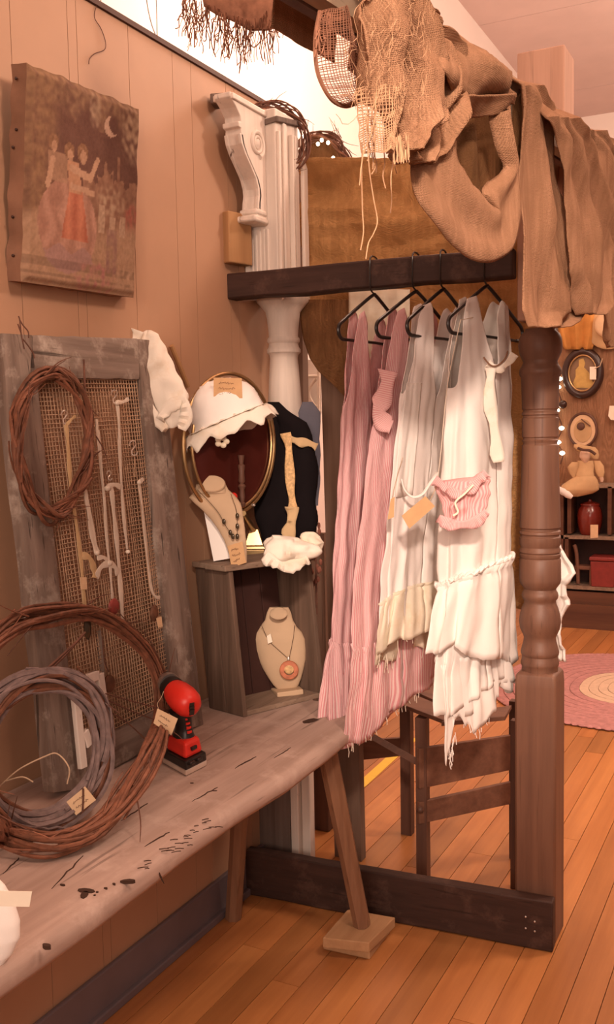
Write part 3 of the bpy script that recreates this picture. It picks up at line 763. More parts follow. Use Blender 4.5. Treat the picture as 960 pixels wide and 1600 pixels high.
def scrib(px4, depthp, parent, lines=3, name='handwriting'):
    f = lambda u, v: onv(lerp(lerp(px4[0][0], px4[1][0], u), lerp(px4[3][0], px4[2][0], u), v), lerp(lerp(px4[0][1], px4[1][1], u), lerp(px4[3][1], px4[2][1], u), v), depthp)-fwd*.0008
    mb = MB()
    for l in range(lines):
        v = (l+1)/(lines+1); e = random.uniform(.6, .85)
        pts = [f(.18+(e-.18)*i/16, v+.07*math.sin(i*2.4+l*2)*(i % 3 != 0)) for i in range(17)]
        mb.tube(pts, .0005, 4)
    o = part(name, mb, m_ink, parent, smooth=False); return o
q = ((246, 1107), (278, 1123), (268, 1149), (240, 1130)); dp = onx(258, 1130, .225)-fwd*.14
cardpx('price_tag', q, dp, m_tan, w2, 'tan paper tag'); scrib(q, dp, w2, 2)
part('tag_string', MB().tube(spline([onv(x, y, dp+fwd*.01) for x, y in ((250, 1112), (246, 1100), (252, 1090), (256, 1080))], 4), .0008, 4), m_straw, w2)
for pts in (((262, 1110), (215, 1098), (165, 1084)), ((258, 1130), (210, 1113), (160, 1090)), ((232, 1160), (200, 1130), (160, 1105)), ((128, 995), (90, 1030), (40, 1075)), ((133, 988), (85, 1040), (20, 1090))):
    part('cross_twig', MB().tube(spline([onv(x, y, C+Xv*(x-90)/520.) for x, y in pts], 5), .0032 if pts[0][0] < 140 else .0017, 5), m_twig, w2)
# grey wreath in front of it
Cg = V((.236, 1.433, .868)); Yg = V((-.107, .037, .994)).normalized(); Xg = V((.326, .945, 0)).normalized(); Rg = .142
w3 = wreath('grapevine_wreath', 'thick grey vine wreath with a tan tag standing inside the large wreath', circle_path(Cg, Xg, Yg, Rg), 30, .027, .0055, [m_vine3, m_vine3, m_vine3, m_vine], twigs=6, tl=.05, rs=5, tw=.7, zmin=BZ, along=.9, loose=.3)
q = ((104, 1253), (133, 1229), (150, 1250), (119, 1274)); dp = onz(125, 1262, BZ+.03)-fwd*.045
cardpx('price_tag', q, dp, m_tan, w3, 'tan paper tag'); scrib(q, dp, w3, 2)
part('tag_string', MB().tube(spline([onv(x, y, dp-fwd*.002) for x, y in ((129, 1270), (130, 1250), (130, 1232))], 4), .002, 5), m_twig, w3)
for pts in (((0, 1228), (30, 1202), (70, 1182), (90, 1178), (108, 1200), (105, 1225)), ((10, 1220), (35, 1214), (52, 1222))):
    part('pale_tendril', MB().tube(spline([onv(x, y, Cg-fwd*.06) for x, y in pts], 6), .0014, 5), m_straw, w3)
# chipped white frame behind the grey wreath
fp = onz(140, 1222, BZ); fpl = lambda x, y: on(x, y, ons(140, 1130, .014), SN)
wf = thing('small_frame', 'small chipped white picture frame propped on the screen behind the grey wreath', 'frame', fpl(140, 1200))
for a, c in (((116, 1066), (150, 1055)), ((152, 1052), (163, 1135)), ((163, 1128), (168, 1200)), ((112, 1062), (126, 1200)), ((128, 1142), (136, 1165))):
    A, B_ = fpl(*a), fpl(*c); d = (B_-A).normalized(); s = SN.cross(d).normalized()*.011
    part('moulding', MB().prism([A+s, A-s, B_-s, B_+s], SN*.012), m_white, wf, bevel=.002, smooth=False)

# ------------------------------------------------------------ ribbons and pendants hooked on the screen mesh
FH = V((fwd.x, fwd.y, 0)).normalized(); RH = V((-FH.y, FH.x, 0))*-1   # horizontal away from / across the view
def ribpart(name, pxs, w, parent, mat, o=.012, lab=None, sub=5):
    pts = spline([ons(x, y, o+.002*math.sin(i*2.)) for i, (x, y) in enumerate(pxs)], sub)
    return part(name, MB().tube(pts, [w*(1+.25*math.sin(i*.9)) for i in range(len(pts))], 6, flat=.3, upv=SN), mat, parent, lab)
def hook(px, py, s, parent):
    pts = [(px-.45*s, py-.3*s), (px-.25*s, py-.9*s), (px+.25*s, py-1.0*s), (px+.5*s, py-.55*s), (px+.2*s, py), (px-.1*s, py+.4*s), (px, py+.95*s), (px+.45*s, py+1.0*s), (px+.7*s, py+.6*s)]
    return part('s_hook', MB().tube(spline([ons(x, y, .006+.006*math.sin(i)) for i, (x, y) in enumerate(pts)], 5), .0017, 6), m_hook, parent)
def drop(label, hk, ribs, pend=None, tagq=None, knots=(), mat=None):
    top = ons(*ribs[0][0][0], .012)
    t_ = thing('ribbon_necklace', label, 'necklace', ons(*ribs[-1][0][-1], .012), 'ribbon necklaces on the screen door')
    if hk: hook(*hk, t_)
    for pxs, wd, m in ribs: ribpart('ribbon', pxs, wd, t_, m)
    for kx, ky, s in knots: part('knot', MB().ball(ons(kx, ky, .014), (s, s*1.3, s), 10, 8), m_ribbon, t_)
    if pend:
        x, y, w_, h_, m = pend
        c_ = ons(x, y, .014)
        part('pendant', MB().ball(c_, (.006, w_, h_), 14, 10, fn=lambda d, q: q*(1+.10*noise.noise(d*3+V((x, 0, 0))))), m, t_)
    if tagq: part('tag', MB().prism([ons(a, b_, .02) for a, b_ in tagq], SN*.001), m_tan, t_, smooth=False)
    return t_
drop('long knotted cream ribbon on an S-hook at the top centre of the screen', (178, 620, 10), [([(183, 629), (186, 660), (188, 720), (193, 800), (199, 858)], .0055, m_ribbon), ([(182, 628), (192, 628), (201, 623)], .005, m_ribbon)], (200, 862, .006, .005, m_paper), None, ((183, 630, .006),))
drop('tan ribbon with a kraft tag and a dark bar pendant beside the small wreath', (100, 652, 10), [([(103, 664), (106, 690), (109, 740), (113, 780), (121, 830), (128, 890), (133, 955)], .0062, m_gold_ribbon), ([(104, 664), (112, 655), (118, 650)], .004, m_gold_ribbon), ([(128, 868), (140, 872), (147, 890), (148, 903)], .009, m_gold_ribbon)], (137, 981, .012, .028, m_gem), ((125, 902), (135, 902), (136, 921), (126, 921)))
drop('doubled cream ribbon tied in a drooping bow with a dull red pendant', None, [([(151, 655), (153, 690), (160, 750), (166, 830), (171, 880)], .0045, m_ribbon), ([(154, 672), (160, 740), (165, 800), (170, 880)], .0035, m_ribbon), ([(171, 880), (158, 886), (150, 903)], .008, m_ribbon), ([(171, 880), (180, 886), (184, 897)], .008, m_ribbon), ([(152, 872), (162, 871), (170, 878)], .006, m_ribbon), ([(172, 880), (174, 910), (176, 935)], .0045, m_ribbon)], (178, 948, .020, .020, m_redglass), None, ((171, 880, .007),))
drop('short cream ribbon loop ending level with the bow', None, [([(133, 765), (138, 800), (144, 840), (150, 863)], .006, m_ribbon), ([(131, 762), (141, 800), (148, 842), (154, 862)], .0045, m_ribbon)], None, None, ((152, 864, .006),))
drop('cream ribbon with a sideways knot bar and round dark pendant', (170, 743, 7), [([(168, 762), (178, 757), (188, 761)], .007, m_ribbon), ([(174, 762), (178, 800), (183, 850), (188, 910), (192, 972)], .0072, m_ribbon)], (194, 987, .018, .018, m_rust), None, ((168, 763, .007),))
drop('thin cream ribbon nearest the right stile with a rusty pendant and tag', None, [([(217, 752), (222, 790), (228, 850), (236, 915), (243, 932), (250, 933)], .0045, m_ribbon), ([(216, 756), (224, 748)], .006, m_ribbon)], (241, 958, .016, .022, m_rust), ((244, 966), (252, 963), (254, 979), (247, 981)), ((218, 754, .006),))
hk = thing('s_hook', 'lone bright S-hook with no ribbon on the right of the screen mesh', 'hook', ons(208, 712, .01))
hook(207, 700, 11, hk); part('wire_stem', MB().tube([ons(210, 712, .006), ons(211, 745, .006)], .0012, 5), m_wire, hk)
dk = thing('disc_pendant', 'round brown disc pendant on a cord low on the screen mesh', 'pendant', ons(170, 1082, .012))
part('disc', MB().lathe([(-.004, .016), (-.002, .021), (.002, .021), (.004, .016)], ons(171, 1068, .012), frame_of(SN), 20, sx=.85), m_rust, dk)
part('cord', MB().tube(spline([ons(x, y, .01) for x, y in ((160, 995), (163, 1030), (170, 1050))], 4), .0015, 5), m_twig, dk)

# ------------------------------------------------------------ red cordless driver on the bench
Q = [onz(254, 1192, BZ+.001), onz(291, 1213, BZ+.001), onz(324, 1196, BZ+.001), onz(287, 1177, BZ+.001)]
qc = (Q[0]+Q[1]+Q[2]+Q[3])/4
def qz(k, z): return [qc+(p-qc)*k+V((0, 0, z)) for p in Q]
drl = thing('cordless_driver', 'red and black cordless impact driver standing upright on its battery on the bench', 'drill', qc)
part('battery_foot', MB().hexa(qz(1.0, 0), qz(1.0, .014)), m_hook, drl, 'pale grey battery foot', bevel=.003, smooth=False)
part('battery', MB().hexa(qz(1.0, .012), qz(.97, .034)), m_black, drl, bevel=.004, smooth=False)
for t_ in (.25, .6):
    p = Q[1].lerp(Q[2], t_)+V((0, 0, .026)); part('latch', MB().box(p, (.012, .018, .008)), m_black, drl, bevel=.002)
part('housing_base', MB().hexa(qz(.84, .034), qz(.70, .072)), m_red, drl, bevel=.008, smooth=False)
pz = (Q[1]+Q[2])/2; part('vent_slot', MB().box(qc+(pz-qc)*.80+V((0, 0, .053)), (.006, .02, .008)), m_black, drl)
hb = qc+V((0, 0, .070)); ht = onv(281, 1107, qc+V((0, 0, .15)))
pts = [hb.lerp(ht, i/8)+RH*.004*math.sin(i/8*PI) for i in range(9)]
part('grip', MB().tube(pts, [.026, .0225, .020, .0195, .020, .021, .022, .024, .027], 14, flat=1.25, upv=Q[1]-Q[0]), m_black, drl)
for i in range(4):
    c_ = hb.lerp(ht, .22+.16*i); part('grip_rib', MB().tube([c_+RH*.012-FH*.021, c_+RH*.016-FH*.019, c_+RH*.020-FH*.012], .0045, 6), m_red, drl)
hc = onv(283, 1089, qc+V((0, 0, .18)))
ax = (V((-.82, .40, .24))).normalized(); RM = frame_of(ax)
part('motor_housing', MB().lathe([(-.058, .004), (-.057, .016), (-.050, .027), (-.035, .034), (-.012, .036), (.012, .034), (.030, .030), (.036, .028)], hc+V((0, 0, 0)), RM, 24), m_red, drl)
for i in range(3): part('vent_slit', MB().box(hc-ax*.050+V((.012, -.016, -.008+.008*i)), (.012, .014, .0022), RM), m_black, drl)
part('trigger', MB().tube([ht+ax*.024+V((0, 0, -.005)), ht+ax*.028+V((0, 0, -.025)), ht+ax*.022+V((0, 0, -.045))], .007, 8), m_black, drl)
part('gear_collar', MB().lathe([(.034, .030), (.040, .031), (.052, .030), (.060, .026)], hc, RM, 24), m_black, drl)
part('nose_cap', MB().lathe([(.058, .027), (.066, .027), (.078, .022), (.084, .013), (.098, .011), (.10, .008)], hc+V((0, 0, .006)), RM, 24), m_steel, drl, 'pale steel nose')

# ------------------------------------------------------------ crate standing on the bench
FLc, FRc, BLc = onz(381, 1121, BZ+.001), onz(508, 1089, BZ+.001), onz(327, 1106, BZ+.001)
e1 = (FRc-FLc); e2 = BLc-FLc; e2n = e2.normalized()
Tc = on(358, 892, FLc, e2n.cross(V((0, 0, 1)))); e3 = Tc-FLc
e1n, e3n = e1.normalized(), e3.normalized()
def cr(a, b_, c_, da, db, dc):   # box from fractional corner with metre sizes along e1n,e2n,e3n
    o = FLc+a+b_+c_
    lo = [o, o+e1n*da, o+e1n*da+e2n*db, o+e2n*db]; return MB().hexa(lo, [p+e3n*dc for p in lo])
Z0 = V((0, 0, 0)); W1, W2, W3 = e1.length, e2.length, e3.length
crate = thing('wooden_crate', 'old open-fronted wooden crate standing on the far end of the bench', 'crate', (FLc+FRc+BLc+BLc+e1)/4)
tb = .014
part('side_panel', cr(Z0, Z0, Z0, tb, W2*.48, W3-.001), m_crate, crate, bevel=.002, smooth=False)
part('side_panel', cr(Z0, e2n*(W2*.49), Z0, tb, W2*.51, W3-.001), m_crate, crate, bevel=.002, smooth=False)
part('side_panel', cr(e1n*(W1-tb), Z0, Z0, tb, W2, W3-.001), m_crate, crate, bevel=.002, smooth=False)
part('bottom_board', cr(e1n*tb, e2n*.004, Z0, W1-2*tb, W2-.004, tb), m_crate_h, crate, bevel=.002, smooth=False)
for i in range(4):
    part('back_board', cr(e1n*(tb+(W1-2*tb)*i/4+.001), e2n*(W2-.012), e3n*tb, (W1-2*tb)/4-.003, .012, W3-tb), m_cabdark, crate, bevel=.001, smooth=False)  # shade inside the crate painted into near-black back boards
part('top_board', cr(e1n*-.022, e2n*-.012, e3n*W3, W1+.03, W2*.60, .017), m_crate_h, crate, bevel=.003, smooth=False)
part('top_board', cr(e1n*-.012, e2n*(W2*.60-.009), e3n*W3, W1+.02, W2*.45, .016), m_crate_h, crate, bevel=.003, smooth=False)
CT = FLc+e3n*(W3+.018)
def ontop(px, py, up_=0.): return on(px, py, CT+e3n*up_, e3n)
def loftpx(rows, dp, ratio=.5, seg=22, n=3, fold=0., fs=20., seed=0, mb=None, bulge=None):
    """closed body around a plane facing the viewer, from photographed widths"""
    rows = [tuple(r) for r in rows]
    out = []
    for i in range(len(rows)-1):
        for k in range(n): out.append(tuple(lerp(a, b_, k/n) for a, b_ in zip(rows[i], rows[i+1])))
    out.append(rows[-1]); rr = []
    for y, xl, xr in out:
        L, R_ = onv(xl, y, dp), onv(xr, y, dp); c_ = (L+R_)/2; h = (R_-L)/2; ring = []
        for k in range(seg):
            a = 2*PI*k/seg; p = c_+h*math.cos(a)+FH*math.sin(a)*h.length*ratio
            if bulge: p = p+bulge(y, a)
            if fold: p = p+(p-c_).normalized()*fold*noise.noise(p*fs+V((seed, seed, 0)))
            ring.append(p)
        rr.append(ring)
    return (mb or MB()).grid(rr, closed=True, cap=True)
# bust in the crate
def inside(px, py): return on(px, py, FLc+e3n*tb, e3n)
bb_ = inside(447, 1083)
bust = thing('necklace_bust', 'linen necklace bust on a small block inside the crate', 'necklace bust', bb_)
part('base', MB().prism([inside(420, 1080), inside(434, 1091), inside(475, 1085), inside(462, 1074)], e3n*.016), m_linen, bust, bevel=.003, smooth=False)
dp = bb_+e3n*.02-FH*.0
part('form', loftpx([(950, 421, 451), (958, 417, 455), (970, 414, 458), (980, 406, 464), (988, 398, 472), (998, 395, 477), (1015, 398, 478.5), (1030, 404, 478), (1045, 411, 475), (1060, 420, 471), (1070, 427, 467), (1077, 434, 462), (1081, 441, 455)], dp, .30, 28, 3,
     bulge=lambda y, a: -FH*.020*math.sin(max(0, min(1, (y-975)/60))*PI*.5)*0+FH*(.012*smooth(1000, 960, y))), m_linen, bust)
c_ = onv(436, 960, dp); part('neck_cap', MB().lathe([(0, .0205), (.004, .0215), (.007, .019), (.008, .01)], c_-FH*.026+V((0, 0, .006)), frame_of(V((0, 0, .75))-FH*.8), 24, sx=1.25), m_linen, bust)
fr = dp-FH*.030
nk = thing('disc_necklace', 'fine chain necklace with large amber disc pendant and white tag worn by the lower bust', 'necklace', onv(452, 1070, fr))
def chain(pxs, dpp, r=.0009): return MB().tube(spline([onv(x, y, dpp) for x, y in pxs], 6), r, 5)
part('chain', chain([(409, 977), (420, 1000), (435, 1015), (451, 1029)], fr), m_darkmetal, nk)
part('chain', chain([(461, 977), (458, 1000), (452, 1029)], fr), m_darkmetal, nk)
part('bail', MB().lathe([(0, .004), (.006, .004), (.01, .002)], onv(451, 1031, fr), None, 8), m_hook, nk)
RF = frame_of(-FH+V((0, 0, .12)))
pc = onv(452, 1047, fr)
part('disc', MB().lathe([(-.002, .0150), (-.001, .0272), (.002, .0285), (.004, .0265), (.004, .0150), (.001, .0148)], pc, RF, 32, cap=False), m_amber, nk, 'translucent amber ring')
part('disc_centre', MB().lathe([(-.002, .015), (.001, .015), (.004, .009), (.004, .005)], pc+V((0, 0, .004)), RF, 20), m_gold, nk)
part('tag', MB().prism([onv(x, y, fr-FH*.004) for x, y in ((417, 994), (423, 990), (426, 1003), (419, 1006))], FH*.001), m_paper, nk, smooth=False)
part('loose_chain_end', MB().tube([onv(397, 994, dp), onv(398, 1085, dp)], .0012, 5), m_darkmetal, nk)
# bust on the crate
t1 = ontop(365, 880)
dp1 = t1+e3n*.02
bust1 = thing('necklace_bust', 'linen necklace bust leaning on a white easel back on top of the crate', 'necklace bust', t1)
part('form', loftpx([(757, 306, 352), (766, 304, 357), (772, 300, 364), (778, 294.5, 370), (786, 303, 376), (797, 316, 379), (812, 330, 381), (827, 341, 383), (845, 351, 385), (862, 357, 386), (883, 363, 386)], dp1, .26, 28, 3, bulge=lambda y, a: FH*.015*smooth(800, 760, y)), m_linen, bust1)
c_ = onv(333, 757, dp1+FH*.015)
part('neck', loftpx([(752, 314, 352), (760, 311, 352), (770, 305, 356)], dp1+FH*.012, .5, 24), m_linen, bust1)
part('neck_cap', MB().lathe([(-.006, .033), (0, .036), (.004, .033), (.006, .02)], c_-FH*.020+V((0, 0, .003)), frame_of(V((0, 0, .50))-FH*.8+RH*.18), 28, sx=1.05, sy=.75), m_linen, bust1)
part('easel_back', MB().prism([onv(x, y, dp1+FH*.03) for x, y in ((317, 790), (345, 800), (362, 872), (334, 877))], FH*.02), m_white_obj, bust1, 'white easel support', smooth=False)
fr1 = dp1-FH*.027
nk1 = thing('bead_necklace', 'dark bead cluster necklace with kraft price tag on the upper bust', 'necklace', onv(371, 884, fr1))
part('chain', chain([(309, 766), (325, 782), (342, 802), (350, 817), (361, 834)], fr1), m_darkmetal, nk1)
part('chain', chain([(361, 772), (369, 795), (371, 815), (371, 836)], fr1), m_darkmetal, nk1)
for x, y in ((350, 815), (371, 806), (360, 832), (371, 838), (371, 822), (364, 838)):
    part('bead', MB().ball(onv(x, y, fr1-FH*.003), (.006, .004, .008), 10, 8), m_gem, nk1)
q = ((356, 853), (379, 846), (385, 879), (362, 887))
cardpx('price_tag', q, fr1-FH*.004, m_kraft, nk1, 'kraft paper tag'); scrib(q, fr1-FH*.0045, nk1, 3)
# mirror
mt = ontop(398, 868)
mp = mt+e2n*.03
mir = thing('table_mirror', 'round brass rimmed table mirror with a dark reflection painted into its glass behind the bust', 'mirror', mt)
def sqp(pts4, mb_h): return MB().prism(pts4, e3n*mb_h)
def around(c_, h, d): return [c_+RH*h-FH*d, c_-RH*h-FH*d, c_-RH*h+FH*d, c_+RH*h+FH*d]
part('foot', MB().hexa(around(mt, .034, .028), around(mt+V((0, 0, .022)), .034, .028)), m_brass, mir, bevel=.003, smooth=False)
part('foot_step', MB().hexa(around(mt+V((0, 0, .022)), .038, .030), around(mt+V((0, 0, .034)), .036, .028)), m_brass, mir, bevel=.003, smooth=False)
part('foot_cone', MB().hexa(around(mt+V((0, 0, .034)), .030, .024), around(mt+V((0, 0, .085)), .014, .010)), m_brass, mir, bevel=.002, smooth=False)
mc = onx(361, 694, .115); MPN = V((.96, -.28, 0)).normalized(); k_ = 1/ppm(mc)
MX = (RH*.85+FH*.52).normalized(); MZ = V((0, 0, 1)); MNn = MX.cross(MZ)
def ell(rx, rz, o): return [on(361+rx*math.cos(2*PI*i/56), 694-rz*math.sin(2*PI*i/56), mc, MPN)-MPN*o for i in range(56)]
part('outer_rim', MB().tube(ell(71, 111, .010), .0058, 8, closed=True), m_brass, mir)
part('inner_rim', MB().tube(ell(62, 101, -.004), .0046, 8, closed=True), m_brass, mir)
el = ell(61, 100, .002); part('glass', MB().prism(el, -MPN*.004), m_glassdark, mir, 'glass with painted dark reflection', smooth=False)
sp0 = on(379, 792, mc+MPN*.02, MPN)
part('spindle', MB().lathe([(0, .007), (.01, .010), (.015, .006), (.03, .009), (.05, .007), (.06, .012), (.068, .006), (.075, .010), (.1, .008), (.12, .011), (.125, .006), (.15, .010)], sp0, None, 14), m_dark, mir, 'dark turned spindle standing in for a reflection')  # spindle added before the glass to model a reflection in it
part('neck_joint', MB().tube([mt+V((0, 0, .08)), on(380, 802, mc, MPN)], .009, 10), m_brass, mir)
for x in (381, 396): part('clip', MB().box(on(x, 789, mc+MPN*.012, MPN), (.012, .006, .007), rotz(-.4)), m_hook, mir, bevel=.001)
single('red_bauble', MB().ball(on(365, 776, mc+MPN*.028, MPN), .012, 14, 10), m_red, 'small shiny red ball peeking out right of the upper bust', 'bauble')

# ------------------------------------------------------------ caps and scrunched cloth
def ruffle(path, w, amp, n, mat, parent, nrm, name='ruffle', sub=4, seed=0, lab=None):
    path = spline(path, sub); rows = []; N = len(path)
    for j in range(5):
        v = j/4; row = []
        for i, p in enumerate(path):
            t = (path[min(i+1, N-1)]-path[max(i-1, 0)]).normalized(); s = t.cross(nrm).normalized()
            wv = amp*v*(math.sin(2*PI*n*i/N+seed)+.6*math.sin(2*PI*n*1.7*i/N+seed*2))
            row.append(p+s*w*(v-.35)*(1+.25*math.sin(i*.8+seed))+nrm*wv+s*amp*.4*v*math.cos(2*PI*n*i/N))
        rows.append(row)
    return part(name, MB().grid(rows), mat, parent, lab, solid=.0012)
cp = on(265, 590, ons(265, 590, .03), SN)-FH*.01
cap1 = thing('ruffled_cap', 'crumpled long white cloth cap hung over the top right corner of the screen door', 'cap', onv(262, 668, cp))
part('crown', loftpx([(516, 224, 238), (522, 215, 246), (535, 212, 254), (555, 210, 267), (580, 216, 279), (605, 223, 288), (630, 232, 293), (648, 244, 292), (660, 253, 285), (669, 260, 272)], cp, .45, 40, 5, fold=.016, fs=26, seed=3), m_cream, cap1)
ruffle([onv(x, y, cp-FH*.02) for x, y in ((218, 517), (211, 545), (217, 580), (232, 625), (248, 655), (262, 671))], .024, .006, 9, m_cream, cap1, -FH, seed=1)
ruffle([onv(x, y, cp-FH*.025) for x, y in ((248, 655), (265, 632), (288, 625), (294, 650), (286, 672))], .03, .008, 8, m_cream, cap1, -FH, seed=4)
single('wall_peg', MB().tube([onx(268, 540, .012), onx(294, 604, .012)], .007, 8), m_pine, 'slim orange-brown stick on the wall behind the crumpled cap', 'stick')
c2 = onx(352, 655, .135)
cap2 = thing('ruffled_cap', 'cream mob cap with ruffled brim and kraft tag sitting on the mirror top', 'cap', onv(335, 708, c2))
A2 = (RH*math.cos(.38)+V((0, 0, 1))*math.sin(.38)); B2 = (V((0, 0, 1))*math.cos(.38)-RH*math.sin(.38)); R2 = basis(A2, FH, B2); kk = 1/ppm(c2)
part('crown', MB().ball(onv(352, 650, c2), (62*kk, 40*kk, 58*kk), 44, 24, R2, fn=lambda d, q: V((q.x, q.y, max(q.z, -.02)))*(1+.05*noise.noise(d*4)+.035*noise.noise(d*10))), m_cotton, cap2)
rim = []
for j in range(7):
    v = j/6; row = []
    for i in range(90):
        a = 2*PI*i/90; wv = math.sin(a*13)+.6*math.sin(a*21+1)+.5*math.sin(a*7)
        e = 1+.20*v+.03*v*wv+.04*v*noise.noise(V((a*5, v*3, 2)))
        row.append(onv(352, 655, c2)+A2*(65*kk*e*math.cos(a))+FH*(42*kk*e*math.sin(a))+B2*(-.008-.035*v*(1+.14*wv+.4*noise.noise(V((a*4, v*2, 7))))+.006*math.sin(a*9)*v+.014*math.sin(v*PI)))
    rim.append(row)
part('brim_ruffle', MB().grid(rim, closed=True), m_cream, cap2, solid=.002)
ruffle([onv(352, 655, c2)+A2*(64*kk*math.cos(a))-FH*(46*kk*math.sin(a))+B2*-.004 for a in [PI*i/10 for i in range(11)]], .026, .007, 10, m_cream, cap2, B2, 'gathered_band', seed=2)
for i in range(5):
    a = 2*PI*i/5; part('petal', MB().ball(onv(347+7*math.cos(a), 690+6*math.sin(a), c2-FH*.058), (.010, .006, .008), 10, 8), m_ruffle, cap2, 'tan cloth rosette petal')
q = ((334, 590), (378, 591), (379, 622), (334, 624))
cardpx('price_tag', q, c2-FH*.062, m_kraft, cap2, 'kraft paper tag'); scrib(q, c2-FH*.063, cap2, 3)
c3 = ontop(455, 868, .012)+FH*.045
clo = thing('crumpled_cloth', 'crumpled cream cloth lying on the right corner of the crate top', 'cloth', onv(455, 880, c3))
part('heap', loftpx([(836, 425, 440), (842, 416, 470), (850, 413, 490), (860, 413, 496), (870, 416, 492), (878, 424, 478), (884, 436, 462)], c3, .55, 48, 5, fold=.020, fs=34, seed=8), m_cream, clo)
part('knotted_end', loftpx([(831, 478, 488), (838, 468, 500), (848, 468, 507), (858, 476, 508), (866, 486, 503)], c3+FH*.02, .6, 36, 4, fold=.014, fs=45, seed=4), m_ruffle, clo)
ruffle([onv(x, y, c3-FH*.05) for x, y in ((415, 866), (428, 876), (445, 883), (465, 879), (482, 872))], .03, .007, 7, m_cream, clo, -FH, seed=6)
# black coat with lace sash, behind the mirror
cb = V((.215, 2.64, 1.15))
coat = thing('black_coat', 'dark black velvet garment with tan lace sash hanging behind the crate', 'coat', onv(445, 850, cb))
part('body', loftpx([(628, 418, 440), (640, 404, 452), (660, 394, 476), (700, 388, 492), (740, 388, 497), (780, 394, 497), (815, 402, 494), (840, 408, 490), (852, 414, 484)], cb, .35, 48, 4, fold=.02, fs=12, seed=5, bulge=lambda y, a: FH*.035*max(0, math.cos((a-1.5*PI)*1.0))**6*smooth(640, 680, y)), m_velvet, coat)
ruffle([onv(x, y, cb-FH*.035) for x, y in ((449, 676), (453, 700), (455, 735), (457, 770), (460, 795))], .026, .004, 14, m_gold, coat, -FH, 'lace_sash', seed=1)
ruffle([onv(x, y, cb-FH*.035) for x, y in ((460, 792), (459, 810), (455, 828), (456, 846))], .034, .006, 3, m_gold_ribbon, coat, -FH, 'sash_tail', seed=1)
ruffle([onv(x, y, cb-FH*.035) for x, y in ((453, 684), (465, 688), (480, 690), (496, 697))], .024, .004, 2, m_gold_ribbon, coat, -FH, 'ribbon_end', seed=3)
cg = cb+FH*.10
single('grey_garment', loftpx([(628, 470, 488), (645, 466, 500), (700, 470, 502), (745, 478, 500), (790, 482, 494)], cg, .3, 30, 4, fold=.012, fs=14), m_greycloth, 'grey blue cloth garment hanging just right of the black coat', 'garment')
df = thing('dried_bunch', 'hanging bunch of dull red dried flowers at the right side of the crate', 'dried flowers', onv(495, 962, cb+FH*.05))
random.seed(9)
for i in range(26):
    y = random.uniform(800, 955); x = 494+random.uniform(-9, 9)*(1-abs(y-870)/160); p = onv(x, y, cb+FH*.05)
    part('floret', MB().ball(p, (.006, .006, .011), 6, 5, rotz(i)), m_dried, df)
part('stem', MB().tube([onv(493, 790, cb+FH*.05), onv(495, 960, cb+FH*.05)], .004, 6), m_twig, df)
# pale cap at the near end of the bench
wc = onz(-18, 1500, BZ)
wh = thing('felt_hat', 'smooth rounded white felt hat with a pale tag at the near end of the bench', 'hat', wc)
wdp = onz(-10, 1500, BZ+.002)
part('crown', loftpx([(1362, -70, -25), (1368, -90, -8), (1385, -105, 8), (1410, -116, 22), (1440, -120, 31), (1465, -118, 31), (1490, -108, 20), (1506, -95, 6), (1514, -85, -8)], wdp, .4, 36, 5), m_white_obj, wh)
cardpx('price_tag', ((-10, 1392), (50, 1393), (46, 1417), (-10, 1416)), wdp-FH*.068, m_paper, wh, 'pale yellow paper tag')

# ------------------------------------------------------------ divider screen behind the rack: planks with stretched burlap
DY = 2.98
div = thing('burlap_divider', 'free standing divider of weathered planks with golden burlap stretched across behind the rack', 'divider', (.5, DY, 0))
def plank2(pts_px, y, th, mat, parent, name='plank'):
    n = 10; L = [ony(x, yy, y) for x, yy in pts_px[0]]; rows = []
    (l0, l1), (r0, r1) = [[ony(*p, y) for p in q] for q in pts_px]
    for i in range(n+1):
        t = i/n; a, b_ = l0.lerp(l1, t), r0.lerp(r1, t); j = .003*noise.noise(V((t*7, y, 1)))
        rows.append([a+V((j, 0, 0)), b_-V((j, 0, 0)), b_+V((0, th, 0)), a+V((0, th, 0))])
    return part(name, MB().grid(rows, closed=True, cap=True), mat, parent)
zb = lambda px: None
plank2((((492, 255), (524, 1354)), ((540, 255), (565, 1354))), DY-.035, .04, m_plank, div)
plank2((((441, 255), (456, 1330)), ((469, 252), (484, 1330))), DY-.02, .04, m_plank, div)
plank2((((842, 225), (822, 1330)), ((874, 225), (850, 1330))), DY-.01, .04, m_plank, div)
def fab(rows_px, y, amp, fs, mat, parent, name, seed=0, nx=40, sub=4, solid=.003, ripx=0., lab=None):
    """cloth in a plane y=const given rows (py, xl, xr) of the photograph"""
    out = []
    for i in range(len(rows_px)-1):
        for k in range(sub): out.append(tuple(lerp(a, b_, k/sub) for a, b_ in zip(rows_px[i], rows_px[i+1])))
    out.append(rows_px[-1]); rr = []
    for py, xl, xr in out:
        A, B_ = ony(xl, py, y), ony(xr, py, y); row = []
        for i in range(nx+1):
            t = i/nx; p = A.lerp(B_, t); e = min(1, 6*t, 6*(1-t))
            q = V((p.x*fs*.8, p.z*fs*2.4, seed)); d = amp*noise.noise(q)+amp*.5*noise.noise(q*1.9+V((0, 0, 3)))+amp*.30*noise.noise(V((q.x*2.2+q.y*.8, q.y*2.6-q.x*.7, seed+5)))+ripx*math.sin(t*23+seed+2*nz(p, 3))
            row.append(p+V((.004*nz(p, 40)*(1-e), -d, .004*nz(p, 35, 4))))
        rr.append(row)
    return part(name, MB().grid(rr), mat, parent, lab, solid=solid)
fab([(249, 469, 850), (300, 470, 850), (350, 470, 850), (420, 470, 850), (480, 468, 850), (530, 520, 850), (600, 560, 850), (760, 575, 845), (950, 590, 840)], DY-.100, .040, 4.5, m_burlap2, div, 'burlap_panel', 3, nx=90, sub=9)
